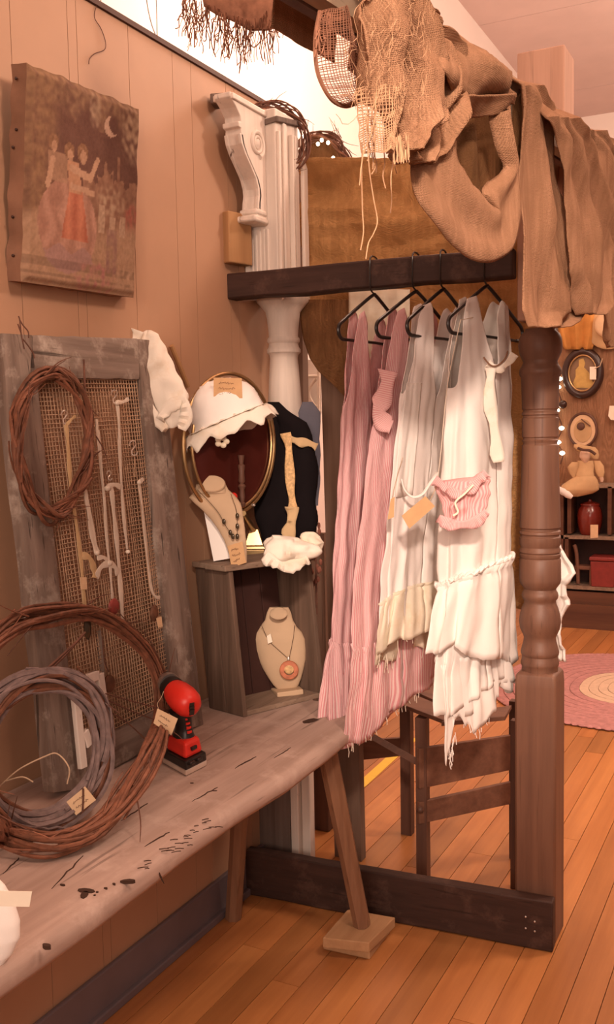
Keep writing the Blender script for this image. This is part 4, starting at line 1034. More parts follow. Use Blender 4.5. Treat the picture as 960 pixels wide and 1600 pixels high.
single('burlap_scrap', None or (lambda: None)() or MB().grid([[ony(x, y, DY-.165)+V((0, .012*noise.noise(V((x*.05, y*.03, 2))), 0)) for x in [lerp(xl, xr, i/24) for i in range(25)]] for y, xl, xr in ((468, 470, 548), (500, 469, 548), (530, 474, 548), (560, 484, 548), (580, 497, 548), (600, 520, 548), (618, 538, 546))]), m_burlap3, 'ragged dark brown burlap scrap hanging at the left end of the divider below the rail', 'burlap', solid=.003)
single('lace_panel', MB().grid([[ony(x, y, DY-.180)+V((0, .012*noise.noise(V((x*.07, y*.02, 7))), 0)) for x in [lerp(545, 640, i/24) for i in range(25)]] for y in range(452, 640, 15)]), m_ruffle, 'pale net lace panel hanging behind the first hangers', 'lace', solid=.002)
# cream iron piece and clutter seen past the column
orn = thing('iron_grille', 'cream painted scrolled iron piece glimpsed between the column and the divider plank', 'grille', ony(482, 640, 3.3))
for a, c in (((468, 565), (468, 645)), ((498, 565), (498, 645)), ((466, 640), (500, 640)), ((466, 588), (500, 588))):
    part('bar', MB().tube([ony(*a, 3.3), ony(*c, 3.3)], .006, 8), m_ornate, orn)
for cx_ in (472, 494):
    pts = [ony(cx_+(11 if cx_ < 480 else -11)*math.sin(PI*i/12), 592+44*i/12, 3.3) for i in range(13)]
    part('scroll', MB().tube(pts, .006, 8), m_ornate, orn)
part('panel', MB().prism([ony(464, 562, 3.32), ony(502, 562, 3.32), ony(502, 648, 3.32), ony(464, 648, 3.32)], (0, .01, 0)), m_white_obj, orn, smooth=False)
part('stand', MB().box((ony(482, 640, 3.32).x, 3.33, .55), (.12, .03, 1.1)), m_plank, orn, smooth=False)
# wreaths with lights on the column top and behind
def lights(parent, pxs, dp):
    for x, y in pxs: part('bulb', MB().ball(onv(x, y, dp), .0065, 8, 6), m_bulb, parent)
wa = V((.13, 2.79, ct+.02))
cW = onv(432, 215, wa); kW = 1/ppm(wa)
wr1 = wreath('twig_wreath', 'dark twig wreath lying on top of the corner column', [cW+RH*46*kW*math.cos(2*PI*i/16)+V((0, 0, 1))*50*kW*math.sin(2*PI*i/16)+FH*.04*math.cos(2*PI*i/16) for i in range(16)], 14, .016, .0030, [m_vine, m_twig], twigs=40, tl=.06, rs=21, tw=1.5)
wb = V((.10, 3.10, 2.40)); cW = onv(503, 258, wb); kW = 1/ppm(wb)
wr2 = wreath('twig_wreath', 'dark twig wreath with tiny white lights behind the burlap divider', [cW+RH*41*kW*math.cos(2*PI*i/16)+V((0, 0, 1))*44*kW*math.sin(2*PI*i/16) for i in range(16)], 14, .020, .0032, [m_vine, m_twig], twigs=46, tl=.07, rs=22, tw=1.5)
lights(wr2, ((473, 214), (475, 226), (497, 225), (503, 219), (513, 223), (521, 247)), wb-FH*.03)
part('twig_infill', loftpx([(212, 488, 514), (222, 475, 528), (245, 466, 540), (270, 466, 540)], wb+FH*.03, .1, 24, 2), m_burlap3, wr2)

# ------------------------------------------------------------ hangers
HY = lambda x: raily(x)+.03
def hanger_mesh(o, dirv, span=.205):
    """plastic tube hanger: apex at o (just under the rail), arms along dirv"""
    dirv = V(dirv).normalized()
    rail = RN
    hk_ = MB().tube(spline([o, o+V((0, 0, .012))-RN*.036, o+V((0, 0, .05))-RN*.040, o+V((0, 0, .097))-RN*.034, o+V((0, 0, .108)), o+V((0, 0, .102))+RN*.030, o+V((0, 0, .08))+RN*.040], 5), .0026, 6)
    def q(s, z): return o+dirv*s+V((0, 0, z))
    sh = []
    for sgn in (-1, 1):
        pts = spline([q(0, 0), q(sgn*.04, -.018), q(sgn*span*.82, -.085), q(sgn*span*.98, -.105), q(sgn*span, -.125), q(sgn*span*.93, -.140), q(sgn*span*.8, -.142)], 5)
        sh.append(MB().tube(pts, .0052, 8))
    bar = MB().tube([q(-span*.82, -.142), q(0, -.140), q(span*.82, -.142)], .0042, 6)
    return hk_, sh, bar
hg = []
hsp = [((584, 458), (533, 497)), ((648, 452), (592, 490)), ((690, 436), (640, 473)), ((757, 430), (704, 488))]
labels = ['black plastic hanger nearest the white column holding a pink striped dress', 'black plastic hanger second from the white column holding the pink dress with pocket flap', 'black plastic hanger third from the white column holding the sheer white slip', 'black plastic hanger nearest the turned post holding the tiered white dress']
for (ap, ne), lb in zip(hsp, labels):
    x0 = ony(*ap, 2.625).x; o = V((x0, HY(x0), RT0-.015))
    n_ = ony(*ne, o.y-.19); d = V((n_.x-o.x, n_.y-o.y, 0)).normalized()*-1
    t_ = thing('clothes_hanger', lb, 'hanger', o-V((0, 0, .14)), 'black hangers on the dark rail')
    h_, sh_, br_ = hanger_mesh(o, d)
    part('hook', h_, m_black, t_); part('shoulder', sh_[0], m_black, t_); part('shoulder', sh_[1], m_black, t_); part('bar', br_, m_black, t_)
    hg.append((o, d))

# ------------------------------------------------------------ dresses
def dress(name, label, cat, hang, rows, mat, a0=.155, a1=.19, neck=.20, arm=.20, strap=(.46, .80), hem=None, rip=(.10, 7, 4), seed=0, nphi=150, nz_=64, backneck=.10, uvk=1., top_extra=0., strapz=-.055, yb=None, group='garments on the dark rail', shift=0.):
    o, d = hang; d = V((d.x, d.y, 0)).normalized(); e = V((d.y, -d.x, 0))
    if e.x < 0: e = -e
    rows = sorted(rows)
    zz = [(onv(480, r[0], o).z, r) for r in rows]
    def prof_at(z):
        tab = []
        for z_, (py, xl, xr) in zz:
            L, R_ = onv(xl, py, o), onv(xr, py, o); tab.append((-z_, L.x, R_.x, L.y, R_.y))
        return tab
    tab = prof_at(0)
    s = RH
    ztop = o.z+strapz+top_extra; zbot = -tab[-1][0]
    cen_tab = []
    for (mz, lx, rx, ly, ry), (z_, r) in zip(tab, zz):
        c_ = V(((lx+rx)/2, (ly+ry)/2, 0)); W = (V((lx, ly, 0))-V((rx, ry, 0))).length/2
        t = (ztop+mz)/(ztop-zbot); a = lerp(a0, a1, max(0, min(1, t)))
        ds, es = abs(d.dot(s)), abs(e.dot(s)); b_ = math.sqrt(max(W*W-(a*ds)**2, .014**2))/max(es, .3)
        cen_tab.append((mz, c_.x, c_.y, a, b_))
    root = thing(name, label, cat, V((cen_tab[-1][1], cen_tab[-1][2], zbot)), group)
    def topz(u, front):
        au = abs(u); s0, s1 = strap; nk = neck if front else backneck
        if au < s0: z = ztop-nk*(1-smooth(.0, 1., (au/s0))**1.0*.98) if au/s0 > .5 else ztop-nk*(1-smooth(0, 1, au/s0)*.98)
        elif au <= s1: z = ztop-.012*(au-s0)/(s1-s0)
        else: z = ztop-.012-arm*smooth(0, 1, (au-s1)/(1-s1)*1.0)
        return z
    def hemz(ph):
        base = zbot
        return base+(hem(ph) if hem else .012*math.sin(3*ph+seed)+.01*noise.noise(V((ph*3, seed, 0))))
    k1, k2 = rip[1], rip[2]
    def pt(ph, z, grow):
        cx, cy, a, b_ = interp(cen_tab, -z)
        r = 1+grow*(.6*math.sin(k1*ph+seed+1.2*noise.noise(V((ph, z*2, seed))))+.45*math.sin((k1+k2)*ph+2*seed+z*3)+.5*noise.noise(V((math.cos(ph)*2.2, math.sin(ph)*2.2, z*2.5+seed))))
        p = V((cx, cy, z))+d*(a*math.sin(ph)*(1+.4*(r-1)))+e*(b_*math.cos(ph)*r)
        vv = .25+.75*max(0, min(1, (ztop-z)/(ztop-zbot)))
        fo = .013*noise.noise(V((math.cos(ph)*2.8, math.sin(ph)*2.8, z*1.9+seed)))+.006*noise.noise(V((math.cos(ph)*6, math.sin(ph)*6, z*6+seed)))
        return p+(e*math.cos(ph)+d*math.sin(ph))*fo*vv*1.4+(e*.004+d*.004)*noise.noise(V((ph*4, z*14, seed)))
    rows_m, uvs = [], []
    for j in range(nz_+1):
        row, uu = [], []
        for i in range(nphi+1):
            ph = 2*PI*i/nphi+.001; u = math.sin(ph); fr_ = math.cos(ph) > 0
            zt_, zb_ = topz(u, fr_), hemz(ph); t = j/nz_; z = lerp(zt_, zb_, t)
            gr = rip[0]*smooth(ztop-.05, zbot, z*1.0) if False else rip[0]*max(0, min(1, (ztop-z)/(ztop-zbot)))**.8
            row.append(pt(ph, z, gr)); uu.append((i/nphi*uvk, t))
        rows_m.append(row); uvs.append(uu)
    part('body', MB().grid(rows_m, uvs=uvs), mat, root, solid=.0016)
    return root, pt, cen_tab, ztop, zbot, d, e
def tier(root, pt, z0, z1, push, mat, name, waves=11, amp=.10, seed=0, nphi=150, nzz=14, ph0=0, ph1=2*PI, flare=.0, gr=.1, lab=None, uvk=1., gather=True):
    """gathered band around a dress: z0(ph) top, z1(ph) hem, pushed outward"""
    rows, uvs = [], []; N = nphi
    for j in range(nzz+1):
        t = j/nzz; row = []; uu = []
        for i in range(N+1):
            ph = lerp(ph0, ph1, i/N)+.001; za, zb_ = z0(ph), z1(ph); z = lerp(za, zb_, t)
            p = pt(ph, z, gr); c_ = (pt(0, z, 0)+pt(PI, z, 0))*.5; rd = V((p.x-c_.x, p.y-c_.y, 0)); L = max(rd.length, .02); rd = rd/L
            wv = math.sin(waves*ph+seed)+.55*math.sin(waves*1.63*ph+seed*2)+.6*noise.noise(V((ph*5, seed, t)))
            k = push+flare*t+amp*L*wv*(t**.8)
            if gather and j == 0: k += .006
            if gather and j == 1: k -= .004
            row.append(p+rd*k+V((0, 0, .004*noise.noise(V((ph*20, t*2, seed)))))); uu.append((i/N*uvk, t))
        rows.append(row); uvs.append(uu)
    return part(name, MB().grid(rows, uvs=uvs), mat, root, lab, solid=.0014)
def fringe(root, pt, zfn, mat, n=40, L=.03, push=.004, seed=0, ph0=0, ph1=2*PI, gr=.1):
    random.seed(seed); mb = MB()
    for i in range(n):
        ph = random.uniform(ph0, ph1); p = pt(ph, zfn(ph), gr); q = p+V((random.uniform(-.006, .006), random.uniform(-.006, .006), -L*random.uniform(.3, 1)))
        mb.tube([p+V((0, 0, .004)), (p+q)/2+V((random.uniform(-.004, .004), 0, 0)), q], .0010, 4)
    return part('frayed_threads', mb, mat, root, stuff=True)
Zp = lambda py, o: onv(700, py, o).z
# 1 pink striped dress
o1 = hg[0][0]
r1, pt1, ct1, zt1, zb1, d1, e1_ = dress('pink_dress', 'long pink striped sleeveless dress nearest the white column', 'dress', hg[0], [(470, 551, 616), (520, 550, 614), (560, 549, 612), (620, 548, 610), (700, 544, 606), (800, 537, 604), (900, 528, 602), (1000, 518, 602), (1100, 510, 606)], m_pink, a0=.15, a1=.15, neck=.34, arm=.26, strap=(.50, .66), backneck=.16, rip=(.36, 5, 3), seed=1.3, hem=lambda ph: .02*math.sin(2*ph)+.008*math.sin(9*ph))
zr = Zp(985, o1); tier(r1, pt1, lambda ph: zr+.012*math.sin(3*ph), lambda ph: zb1+.012*math.sin(4*ph+1)+.015*math.sin(ph), .008, m_pink, 'hem_ruffle', 9, .10, 1., flare=.012, gr=.22)
# 2 second pink dress with hanging flap
o2 = hg[1][0]
r2, pt2, ct2, zt2, zb2, d2_, e2_ = dress('pink_dress', 'pink striped dress with a turned down flap, second garment from the white column', 'dress', hg[1], [(460, 606, 690), (500, 604, 690), (560, 598, 688), (620, 594, 684), (700, 588, 676), (800, 584, 668), (900, 582, 656), (1000, 580, 660), (1110, 578, 655), (1128, 580, 648)], m_pink, a0=.15, a1=.21, neck=.30, arm=.22, strap=(.48, .68), backneck=.14, rip=(.38, 5, 3), seed=2.1, hem=lambda ph: .035+.05*math.sin(ph)+.010*math.sin(8*ph))
fp_ = o2+e2_*.035-d2_*.13
ruffle([onv(x, y, fp_-FH*.03) for x, y in ((612, 580), (607, 605), (601, 630), (596, 645), (606, 660), (613, 664))], .045, .006, 2, m_pink2, r2, -FH, 'flap', seed=2)
zr2 = Zp(985, o2); tier(r2, pt2, lambda ph: zr2+.012*math.sin(3*ph+1), lambda ph: zb2+.03+.05*math.sin(ph)+.014*math.sin(4*ph+1), .007, m_pink, 'hem_ruffle', 9, .10, 2., flare=.010, gr=.24)
fringe(r2, pt2, lambda ph: zb2+.035+.05*math.sin(ph), m_ribbon, 50, .03, seed=2, gr=.3)
# 3 sheer white slip with tea stained hem ruffle
o3 = hg[2][0]
r3, pt3, ct3, zt3, zb3, d3_, e3_ = dress('white_slip', 'sheer white slip with a tea-stained cream hem ruffle beside the pink dresses', 'dress', hg[2], [(445, 644, 732), (490, 640, 730), (560, 634, 724), (620, 630, 716), (700, 625, 706), (775, 621, 698), (830, 619, 692), (900, 616, 684), (960, 614, 680), (975, 614, 678)], m_voile, a0=.15, a1=.165, neck=.26, arm=.24, strap=(.46, .72), backneck=.15, rip=(.24, 5, 4), seed=4.0, strapz=-.045, hem=lambda ph: .03*math.cos(ph)+.01*math.sin(5*ph))
part('lining', MB().grid([[pt3(ph, z, .1)+e3_*.004 for ph in [lerp(-1.35, -.55, i/20) for i in range(21)]] for z in [lerp(Zp(600, o3), Zp(770, o3), j/12) for j in range(13)]]), m_cotton, r3, solid=.001)
tier(r3, pt3, lambda ph: Zp(925, o3)+.030*math.cos(ph), lambda ph: Zp(1005, o3)+.035*math.cos(ph)+.008*math.sin(7*ph), .006, m_ruffle, 'hem_ruffle', 10, .13, 3., flare=.018, gr=.16, lab='tea-stained cream hem ruffle')
fringe(r3, pt3, lambda ph: Zp(1000, o3)+.035*math.cos(ph), m_ribbon, 26, .05, seed=3, gr=.3)
sash = [onv(x, y, o3-d3_*.15-FH*.04) for x, y in ((628, 748), (633, 765), (645, 776), (660, 772), (672, 755), (685, 738))]
part('side_tie', MB().tube(spline(sash, 6), .006, 8, flat=.4), m_cotton, r3)
# 4 tiered white dress
o4 = hg[3][0]
r4, pt4, ct4, zt4, zb4, d4_, e4_ = dress('white_dress', 'long tiered white cotton dress with ragged hem hanging nearest the turned post', 'dress', hg[3], [(460, 706, 810), (500, 702, 811), (540, 697, 811), (580, 693, 811), (640, 690, 811), (720, 686, 811), (800, 683, 810), (880, 680, 808), (960, 682, 806), (1040, 686, 803), (1100, 690, 806)], m_cotton, a0=.15, a1=.17, neck=.19, arm=.24, strap=(.46, .76), backneck=.12, rip=(.20, 6, 4), seed=5.2, strapz=-.035, hem=lambda ph: .02*math.sin(3*ph))
zA = Zp(893, o4)
tier(r4, pt4, lambda ph: zA+.030*math.cos(ph-.6), lambda ph: Zp(1000, o4)-.035+.045*math.cos(ph+.9)-.055*max(0, math.cos(ph-.6))**2+.010*math.sin(6*ph), .010, m_cotton, 'upper_ruffle', 11, .13, 1.5, flare=.034, gr=.14)
part('gathered_seam', MB().tube([pt4(ph, zA+.030*math.cos(ph-.6)+.004, .14)+e4_*.010*math.cos(ph)-d4_*-.010*math.sin(ph)+V((0, 0, .004*math.sin(ph*40))) for ph in [2*PI*i/120 for i in range(120)]], [.006*(1+.35*math.sin(i*2.1)) for i in range(120)], 6, closed=True), m_cotton, r4)
tier(r4, pt4, lambda ph: Zp(980, o4), lambda ph: Zp(1078, o4)+.03*math.sin(ph*2+1)-.02*math.cos(ph), .002, m_cotton, 'middle_ruffle', 8, .11, 2.5, flare=.014, gr=.14, gather=False)
def tail(ph): return Zp(1105, o4)+.022*math.sin(5*ph)
tier(r4, pt4, lambda ph: Zp(1020, o4), lambda ph: Zp(1172, o4)+.30*abs(ph+1.25)+.008*math.sin(30*ph), .006, m_cotton, 'left_tail', 5, .12, .5, ph0=-1.75, ph1=-.85, nphi=60, flare=.006, gr=.14, gather=False)
tier(r4, pt4, lambda ph: Zp(1015, o4), lambda ph: Zp(1138, o4)+.11*abs(ph+.25)+.008*math.sin(24*ph), .008, m_cotton, 'right_tail', 5, .12, 1.1, ph0=-.95, ph1=.75, nphi=70, flare=.004, gr=.14, gather=False)
fringe(r4, pt4, lambda ph: Zp(1170, o4)+.30*abs(ph+1.25), m_cotton, 20, .03, seed=5, ph0=-1.4, ph1=-1.0, gr=.16)
fringe(r4, pt4, lambda ph: Zp(1136, o4)+.11*abs(ph+.25), m_cotton, 22, .03, seed=6, ph0=-.6, ph1=.4, gr=.16)
ruffle([onv(x, y, o4+e4_*.09-FH*.02) for x, y in ((764, 566), (772, 572), (782, 574), (793, 566), (803, 552))], .02, .003, 4, m_cream, r4, -FH, 'lace_neckline', seed=2)
part('neck_tie', MB().tube(spline([onv(x, y, o4+e4_*.09-FH*.03) for x, y in ((756, 558), (762, 566), (770, 572), (780, 570), (790, 560), (794, 548))], 5), .0022, 6), m_legwood, r4)
ruffle([onv(x, y, o4+e4_*.10-FH*.03) for x, y in ((770, 575), (768, 610), (772, 650), (778, 690), (782, 722))], .03, .003, 5, m_cream, r4, -FH, 'lace_edge', seed=3)
# ruched pink bag and card hanging in front of the white dress
bc = onv(722, 780, o4-d4_*.16)-FH*.095
bag = thing('pink_pouch', 'ruched pink striped pouch with frayed edges hanging before the white dress', 'pouch', onv(722, 826, bc))
mbp = loftpx([(737, 752, 762), (745, 738, 764), (752, 684, 765), (762, 681, 766), (775, 683, 767), (790, 686, 766), (805, 688, 763), (815, 689, 758), (824, 692, 750)], bc, .30, 56, 5, fold=.020, fs=34, seed=2)
part('pouch_body', mbp, m_pink2, bag)
ruffle([onv(x, y, bc-FH*.035) for x, y in ((680, 748), (692, 757), (706, 766), (722, 770), (738, 760), (752, 746), (760, 738))], .022, .006, 5, m_pink2, bag, -FH, 'frill', seed=1)
ruffle([onv(x, y, bc-FH*.030) for x, y in ((686, 808), (705, 817), (725, 818), (745, 812), (760, 798))], .026, .006, 9, m_pink2, bag, -FH, 'frill', seed=5)
part('drawstring', MB().tube(spline([onv(x, y, bc-FH*.045) for x, y in ((740, 758), (726, 772), (712, 785), (716, 800), (708, 806))], 5), .0028, 6), m_paper, bag)
part('bag_strap', MB().tube(spline([onv(x, y, bc) for x, y in ((684, 752), (690, 700), (700, 600), (720, 500))], 5)+[o4+V((0, 0, -.09))-d4_*.06], .0012, 5), m_ribbon, bag)
kc = onv(655, 800, bc-FH*.01)
crd = thing('kraft_card', 'plain kraft card tag tilted against the sheer slip left of the pouch', 'tag', onv(655, 825, kc))
cardpx('card', ((628, 806), (665, 775), (680, 791), (640, 826)), kc, m_kraft, crd, th=.002)
part('card_string', MB().tube([onv(672, 783, kc), onv(678, 770, kc), onv(684, 756, bc-FH*.012)], .001, 5), m_straw, crd)
crd2 = thing('kraft_card', 'narrow dark kraft card edge showing between the pink dresses and the slip', 'tag', onv(612, 812, kc+FH*.03))
cardpx('card', ((611, 780), (617, 776), (616, 808), (606, 812)), kc+FH*.03, m_kraft, crd2, th=.002)
part('card_string', MB().tube(spline([onv(613, 783, kc+FH*.03), onv(616, 765, kc+FH*.05), onv(622, 740, kc+FH*.10), onv(630, 715, kc+FH*.13)], 4), .001, 5), m_straw, crd2)

# ------------------------------------------------------------ overhead beam with burlap drapes
BD = V((.139, .990, 0)).normalized(); BNv = V((BD.y, -BD.x, 0)); B0 = V((1.055, 2.6, 0))     # +x side faces the room
def bp(s, o=0., z=0.): return B0+BD*s+BNv*o+V((0, 0, z))
bz0, bz1 = 2.155, 2.245
bm_ = thing('overhead_beam', 'pale rough timber beam running overhead from the upper post towards the viewer', 'beam', bp(-.5, .03, bz0))
def bx(s0, s1, o0, o1, z0, z1, seed):
    rows = []
    for i in range(17):
        s = lerp(s0, s1, i/16); j = [.003*noise.noise(V((s*4, k*5., seed))) for k in range(4)]
        rows.append([bp(s, o0, z0+j[0]), bp(s, o1, z0+j[1]), bp(s, o1, z1+j[2]), bp(s, o0, z1+j[3])])
    return MB().grid(rows, closed=True, cap=True)
part('plank', bx(-2.0, .75, 0, .030, bz0, bz1, 1), m_beam, bm_, smooth=False)
part('plank', bx(-2.0, .75, -.022, -.002, bz0-.004, bz1-.006, 2), m_dark, bm_, 'dark under plank', smooth=False)
def onb(px, py, o): return on(px, py, bp(0, o), BNv)
def drape(name, label, rows_px, o=.05, amp=.02, fs=9, mat=None, seed=0, nx=34, sub=5, ripn=3., ripa=.012, over=None, solid=.003, edge=.004, single_=True, parent=None):
    out = []
    for i in range(len(rows_px)-1):
        for k in range(sub):
            t = k/sub; out.append(tuple(lerp(a, b_, t) for a, b_ in zip(rows_px[i], rows_px[i+1])))
    out.append(rows_px[-1]); rr = []; n = len(out)
    for j, (py, xl, xr) in enumerate(out):
        oo = o if not callable(o) else o(j/(n-1)); A, B_ = onb(xl, py, oo), onb(xr, py, oo); row = []
        for i in range(nx+1):
            t = i/nx; p = A.lerp(B_, t); v = j/(n-1); s = p.dot(BD)
            q = V((s*fs, p.z*fs*.45, seed)); d = amp*noise.noise(q)*1.3+amp*.5*noise.noise(q*2.6)+ripa*math.sin(2*PI*ripn*t+seed+1.5*noise.noise(V((p.z*4, t, seed))))*(.4+.6*v)
            ee = (1 if i in (0, nx) or j in (n-1,) else 0)*edge
            row.append(p+BNv*(d+.012)+V((0, 0, ee*noise.noise(p*45)))+BD*ee*noise.noise(p*45+V((5, 5, 5))))
        rr.append(row)
    if over:      # continue over the top of the beam and down the far side
        top = rr[0]; pre = []
        for zz_, off in ((.012, .0), (.018, -.04), (-.02, -.075), (-.10, -.085)):
            pre.append([V((p.x, p.y, 0))-BNv*((V((p.x, p.y, 0))-B0).dot(BNv)-.0-off)+V((0, 0, bz1+zz_+.004*noise.noise(p*20))) for p in top])
        rr = pre[::-1]+rr
    mb = MB().grid(rr)
    if parent: return part(name, mb, mat or m_burlap, parent, label, solid=solid)
    return single(name, mb, mat or m_burlap, label, 'burlap', 'burlap strips over the beam', solid=solid)
drape('burlap_strip', 'long burlap strip hanging down in front of the turned post top', [(136, 796, 838), (170, 800, 860), (250, 803, 866), (300, 801, 872), (350, 803, 878), (400, 806, 880), (440, 806, 888), (470, 806, 898), (488, 805, 906), (500, 808, 893), (512, 812, 878)], o=.055, amp=.022, seed=1, ripn=2., ripa=.014, over=True)
drape('burlap_strip', 'burlap strip hanging right of the post strip past the beam', [(186, 842, 898), (220, 862, 916), (270, 870, 930), (330, 876, 942), (390, 878, 952), (425, 882, 948), (450, 890, 946), (475, 896, 942), (492, 902, 935)], o=.075, amp=.022, seed=5, ripn=2.4, ripa=.014, over=True)
drape('burlap_strip', 'burlap strip at the right picture edge, furthest along the beam', [(206, 896, 950), (240, 912, 985), (300, 925, 1005), (380, 940, 1010), (440, 938, 1010), (500, 934, 1005), (530, 940, 1000), (542, 948, 990)], o=.05, amp=.022, seed=9, ripn=2.4, over=True)
# swag with a torn opening
outer = [(700, 100), (668, 160), (648, 225), (641, 270), (652, 325), (688, 375), (740, 411), (784, 398), (802, 352), (803, 280), (800, 215), (797, 165)]
inner = [(735, 112), (716, 158), (703, 200), (704, 237), (712, 264), (730, 289), (748, 303), (766, 318), (757, 296), (783, 266), (776, 235), (768, 180)]
os_ = spline([V((x, y, 0)) for x, y in outer], 5); is_ = spline([V((x, y, 0)) for x, y in inner], 5); rr = []
for j, (a, c) in enumerate(zip(os_, is_)):
    row = []
    for i in range(19):
        t = i/18; q = a.lerp(c, t); p = onb(q.x, q.y, .085)
        d = .020*noise.noise(V((p.y*9, p.z*7, 3)))+.012*math.sin(t*7+j*.05)+.02*math.sin(t*PI)
        row.append(p+BNv*d+V((0, 0, (.005 if i == 18 else 0)*noise.noise(p*50))))
    rr.append(row)
sw = thing('burlap_swag', 'large burlap swag with a ragged torn opening hung from the middle of the beam', 'burlap', onb(740, 410, .085))
part('front_fold', MB().grid(rr), m_burlap, sw, solid=.003)
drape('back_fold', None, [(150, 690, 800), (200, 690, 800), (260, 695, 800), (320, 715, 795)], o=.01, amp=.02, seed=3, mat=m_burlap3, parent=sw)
drape('top_fold', None, [(58, 655, 705), (85, 660, 748), (115, 668, 800), (145, 690, 806), (166, 700, 796)], o=lambda v: .06+.05*math.sin(v*PI), amp=.02, seed=7, ripn=1.5, over=True, parent=sw)
drape('rolled_edge', None, [(150, 700, 790), (160, 697, 786), (172, 700, 775), (183, 704, 765)], o=lambda v: .10-.03*v, amp=.012, seed=8, ripn=1., parent=sw)
drape('burlap_strip', 'bunched burlap length left of the swag with a knotted twist', [(22, 640, 664), (45, 640, 690), (70, 643, 712), (110, 650, 722), (150, 652, 716), (185, 640, 706), (215, 628, 700), (240, 620, 688), (256, 628, 668)], o=.095, amp=.028, seed=12, fs=13, ripn=2.2, ripa=.02, over=True)
hairy = thing('frayed_burlap', 'hairy frayed burlap bunch with dangling threads nearest the viewer on the beam', 'burlap', onb(600, 240, .10))
drape('bunch', None, [(-30, 592, 655), (0, 566, 662), (30, 549, 668), (80, 552, 680), (120, 556, 690), (160, 562, 690), (190, 590, 680), (215, 604, 660), (238, 608, 640)], o=.115, amp=.03, seed=15, fs=14, ripn=2.5, ripa=.02, over=True, parent=hairy)
random.seed(31); fz = MB()
for i in range(170):
    y = random.uniform(-20, 190); x = random.uniform(552 if y > 30 else 575, 668); p = onb(x, y, .150+random.uniform(-.01, .015)); a = random.random()*6.3; L = random.uniform(.015, .05)
    pts = [p]; 
    for k in range(5): a += random.uniform(-.8, .8); pts.append(pts[-1]+(BD*math.cos(a)+V((0, 0, 1))*math.sin(a))*L/4+BNv*random.uniform(-.003, .003))
    fz.tube(pts, .0004, 4)
part('loose_fibres', fz, m_strand, hairy, stuff=True)
def netting(px_rows, o, nu, nv, r, seed):
    """open weave: warp and weft threads over a patch"""
    def P(u, v):
        py, xl, xr = interp([(i/(len(px_rows)-1), *q) for i, q in enumerate(px_rows)], v); p = onb(lerp(xl, xr, u), py, o)
        return p+BNv*.03*math.sin(u*PI)+BD*.006*noise.noise(V((u*5, v*5, seed)))+V((0, 0, .006*noise.noise(V((u*5, v*5, seed+4)))))
    mb = MB()
    for i in range(nu+1): mb.tube([P(i/nu+.008*math.sin(i*7), j/14) for j in range(15)], r, 4)
    for j in range(nv+1): mb.tube([P(i/12, j/nv+.006*math.sin(j*5)) for i in range(13)], r, 4)
    return mb
part('open_weave', netting([(140, 556, 636), (180, 560, 622), (215, 562, 608), (240, 566, 604)], .12, 22, 24, .0009, 1), m_strand, hairy, stuff=True)
thr = MB()
for k in range(12):
    x = random.uniform(560, 640); y0 = random.uniform(150, 225); L = random.choice((60, 80, 50, 120, 170)); pts = [onb(x+random.uniform(-5, 5)*j/6, y0+L*j/6, .13+.01*math.sin(j+k)) for j in range(7)]
    thr.tube(spline(pts, 3), .0009, 4)
for k in range(24):
    x = random.uniform(612, 644); thr.tube([onb(x, 205+random.random()*10, .14), onb(x+random.uniform(-3, 5), 245+random.random()*12, .145)], .0007, 4)
thr.tube(spline([onb(x, y, .14) for x, y in ((572, 180), (577, 260), (584, 310), (590, 345), (584, 365), (576, 380), (572, 405))], 5), .0009, 5)
thr.tube(spline([onb(x, y, .14) for x, y in ((590, 120), (583, 200), (568, 240), (562, 290))], 5), .0009, 5)
part('dangling_threads', thr, m_strand, hairy, stuff=True)
net = thing('netting_pouch', 'brown open weave netting hanging in a rounded pouch below the beam', 'netting', onb(522, 162, .02))
part('mesh', netting([(18, 500, 532), (45, 494, 545), (75, 493, 555), (105, 496, 556), (135, 505, 556), (155, 520, 556), (166, 540, 556)], .03, 24, 48, .0007, 6), m_net, net, stuff=True)
part('mesh_edge', MB().tube(spline([onb(x, y, .03) for x, y in ((500, 18), (493, 60), (495, 105), (505, 135), (520, 157), (540, 166), (556, 162))], 5), .0035, 6), m_net, net)
fr_ = MB()
for k in range(16):
    x = random.uniform(494, 520); fr_.tube([onb(x, 20, .03), onb(x-random.uniform(-4, 8), 45, .035), onb(x-random.uniform(-6, 10), 70+random.uniform(-15, 20), .04)], .0012, 4)
part('fringe', fr_, m_net, net, stuff=True)
# dark fringed netting bundle at the top left, hung from a cross pole above the frame
ndp = V((.42, 1.86, 2.60))
def onn(px, py): return onv(px, py, ndp)
nb = thing('fringed_netting', 'dark brown fringed netting bundle dangling at the top left of the frame', 'netting', onn(360, 100))
random.seed(41)
part('cord', MB().tube([onn(372, -60), V((onn(372, -60).x, onn(372, -60).y, CZ))], .004, 6), m_twig, nb)
part('folded_net', loftpx([(-120, 300, 430), (-60, 305, 432), (-20, 312, 432), (10, 322, 434), (25, 340, 436), (38, 362, 436), (47, 385, 428)], ndp, .25, 44, 4, fold=.02, fs=18, seed=2), m_net, nb)
fr_ = MB()
for k in range(130):
    x = random.uniform(285, 438); yb_ = interp([(280, -5), (310, 15), (330, 22), (360, 38), (390, 46), (410, 42), (440, 10)], x)[0]
    L = random.uniform(18, 70); dx = random.uniform(-16, 12); pts = [onn(x, yb_-8)-FH*random.uniform(-.02, .03)]
    for j in range(1, 6): pts.append(onn(x+dx*j/5+random.uniform(-3, 3), yb_-8+(L+8)*j/5)-FH*random.uniform(-.015, .02))
    fr_.tube(spline(pts, 2), .0011*random.uniform(.6, 1.3), 4)
part('fringe', fr_, m_net, nb, stuff=True)
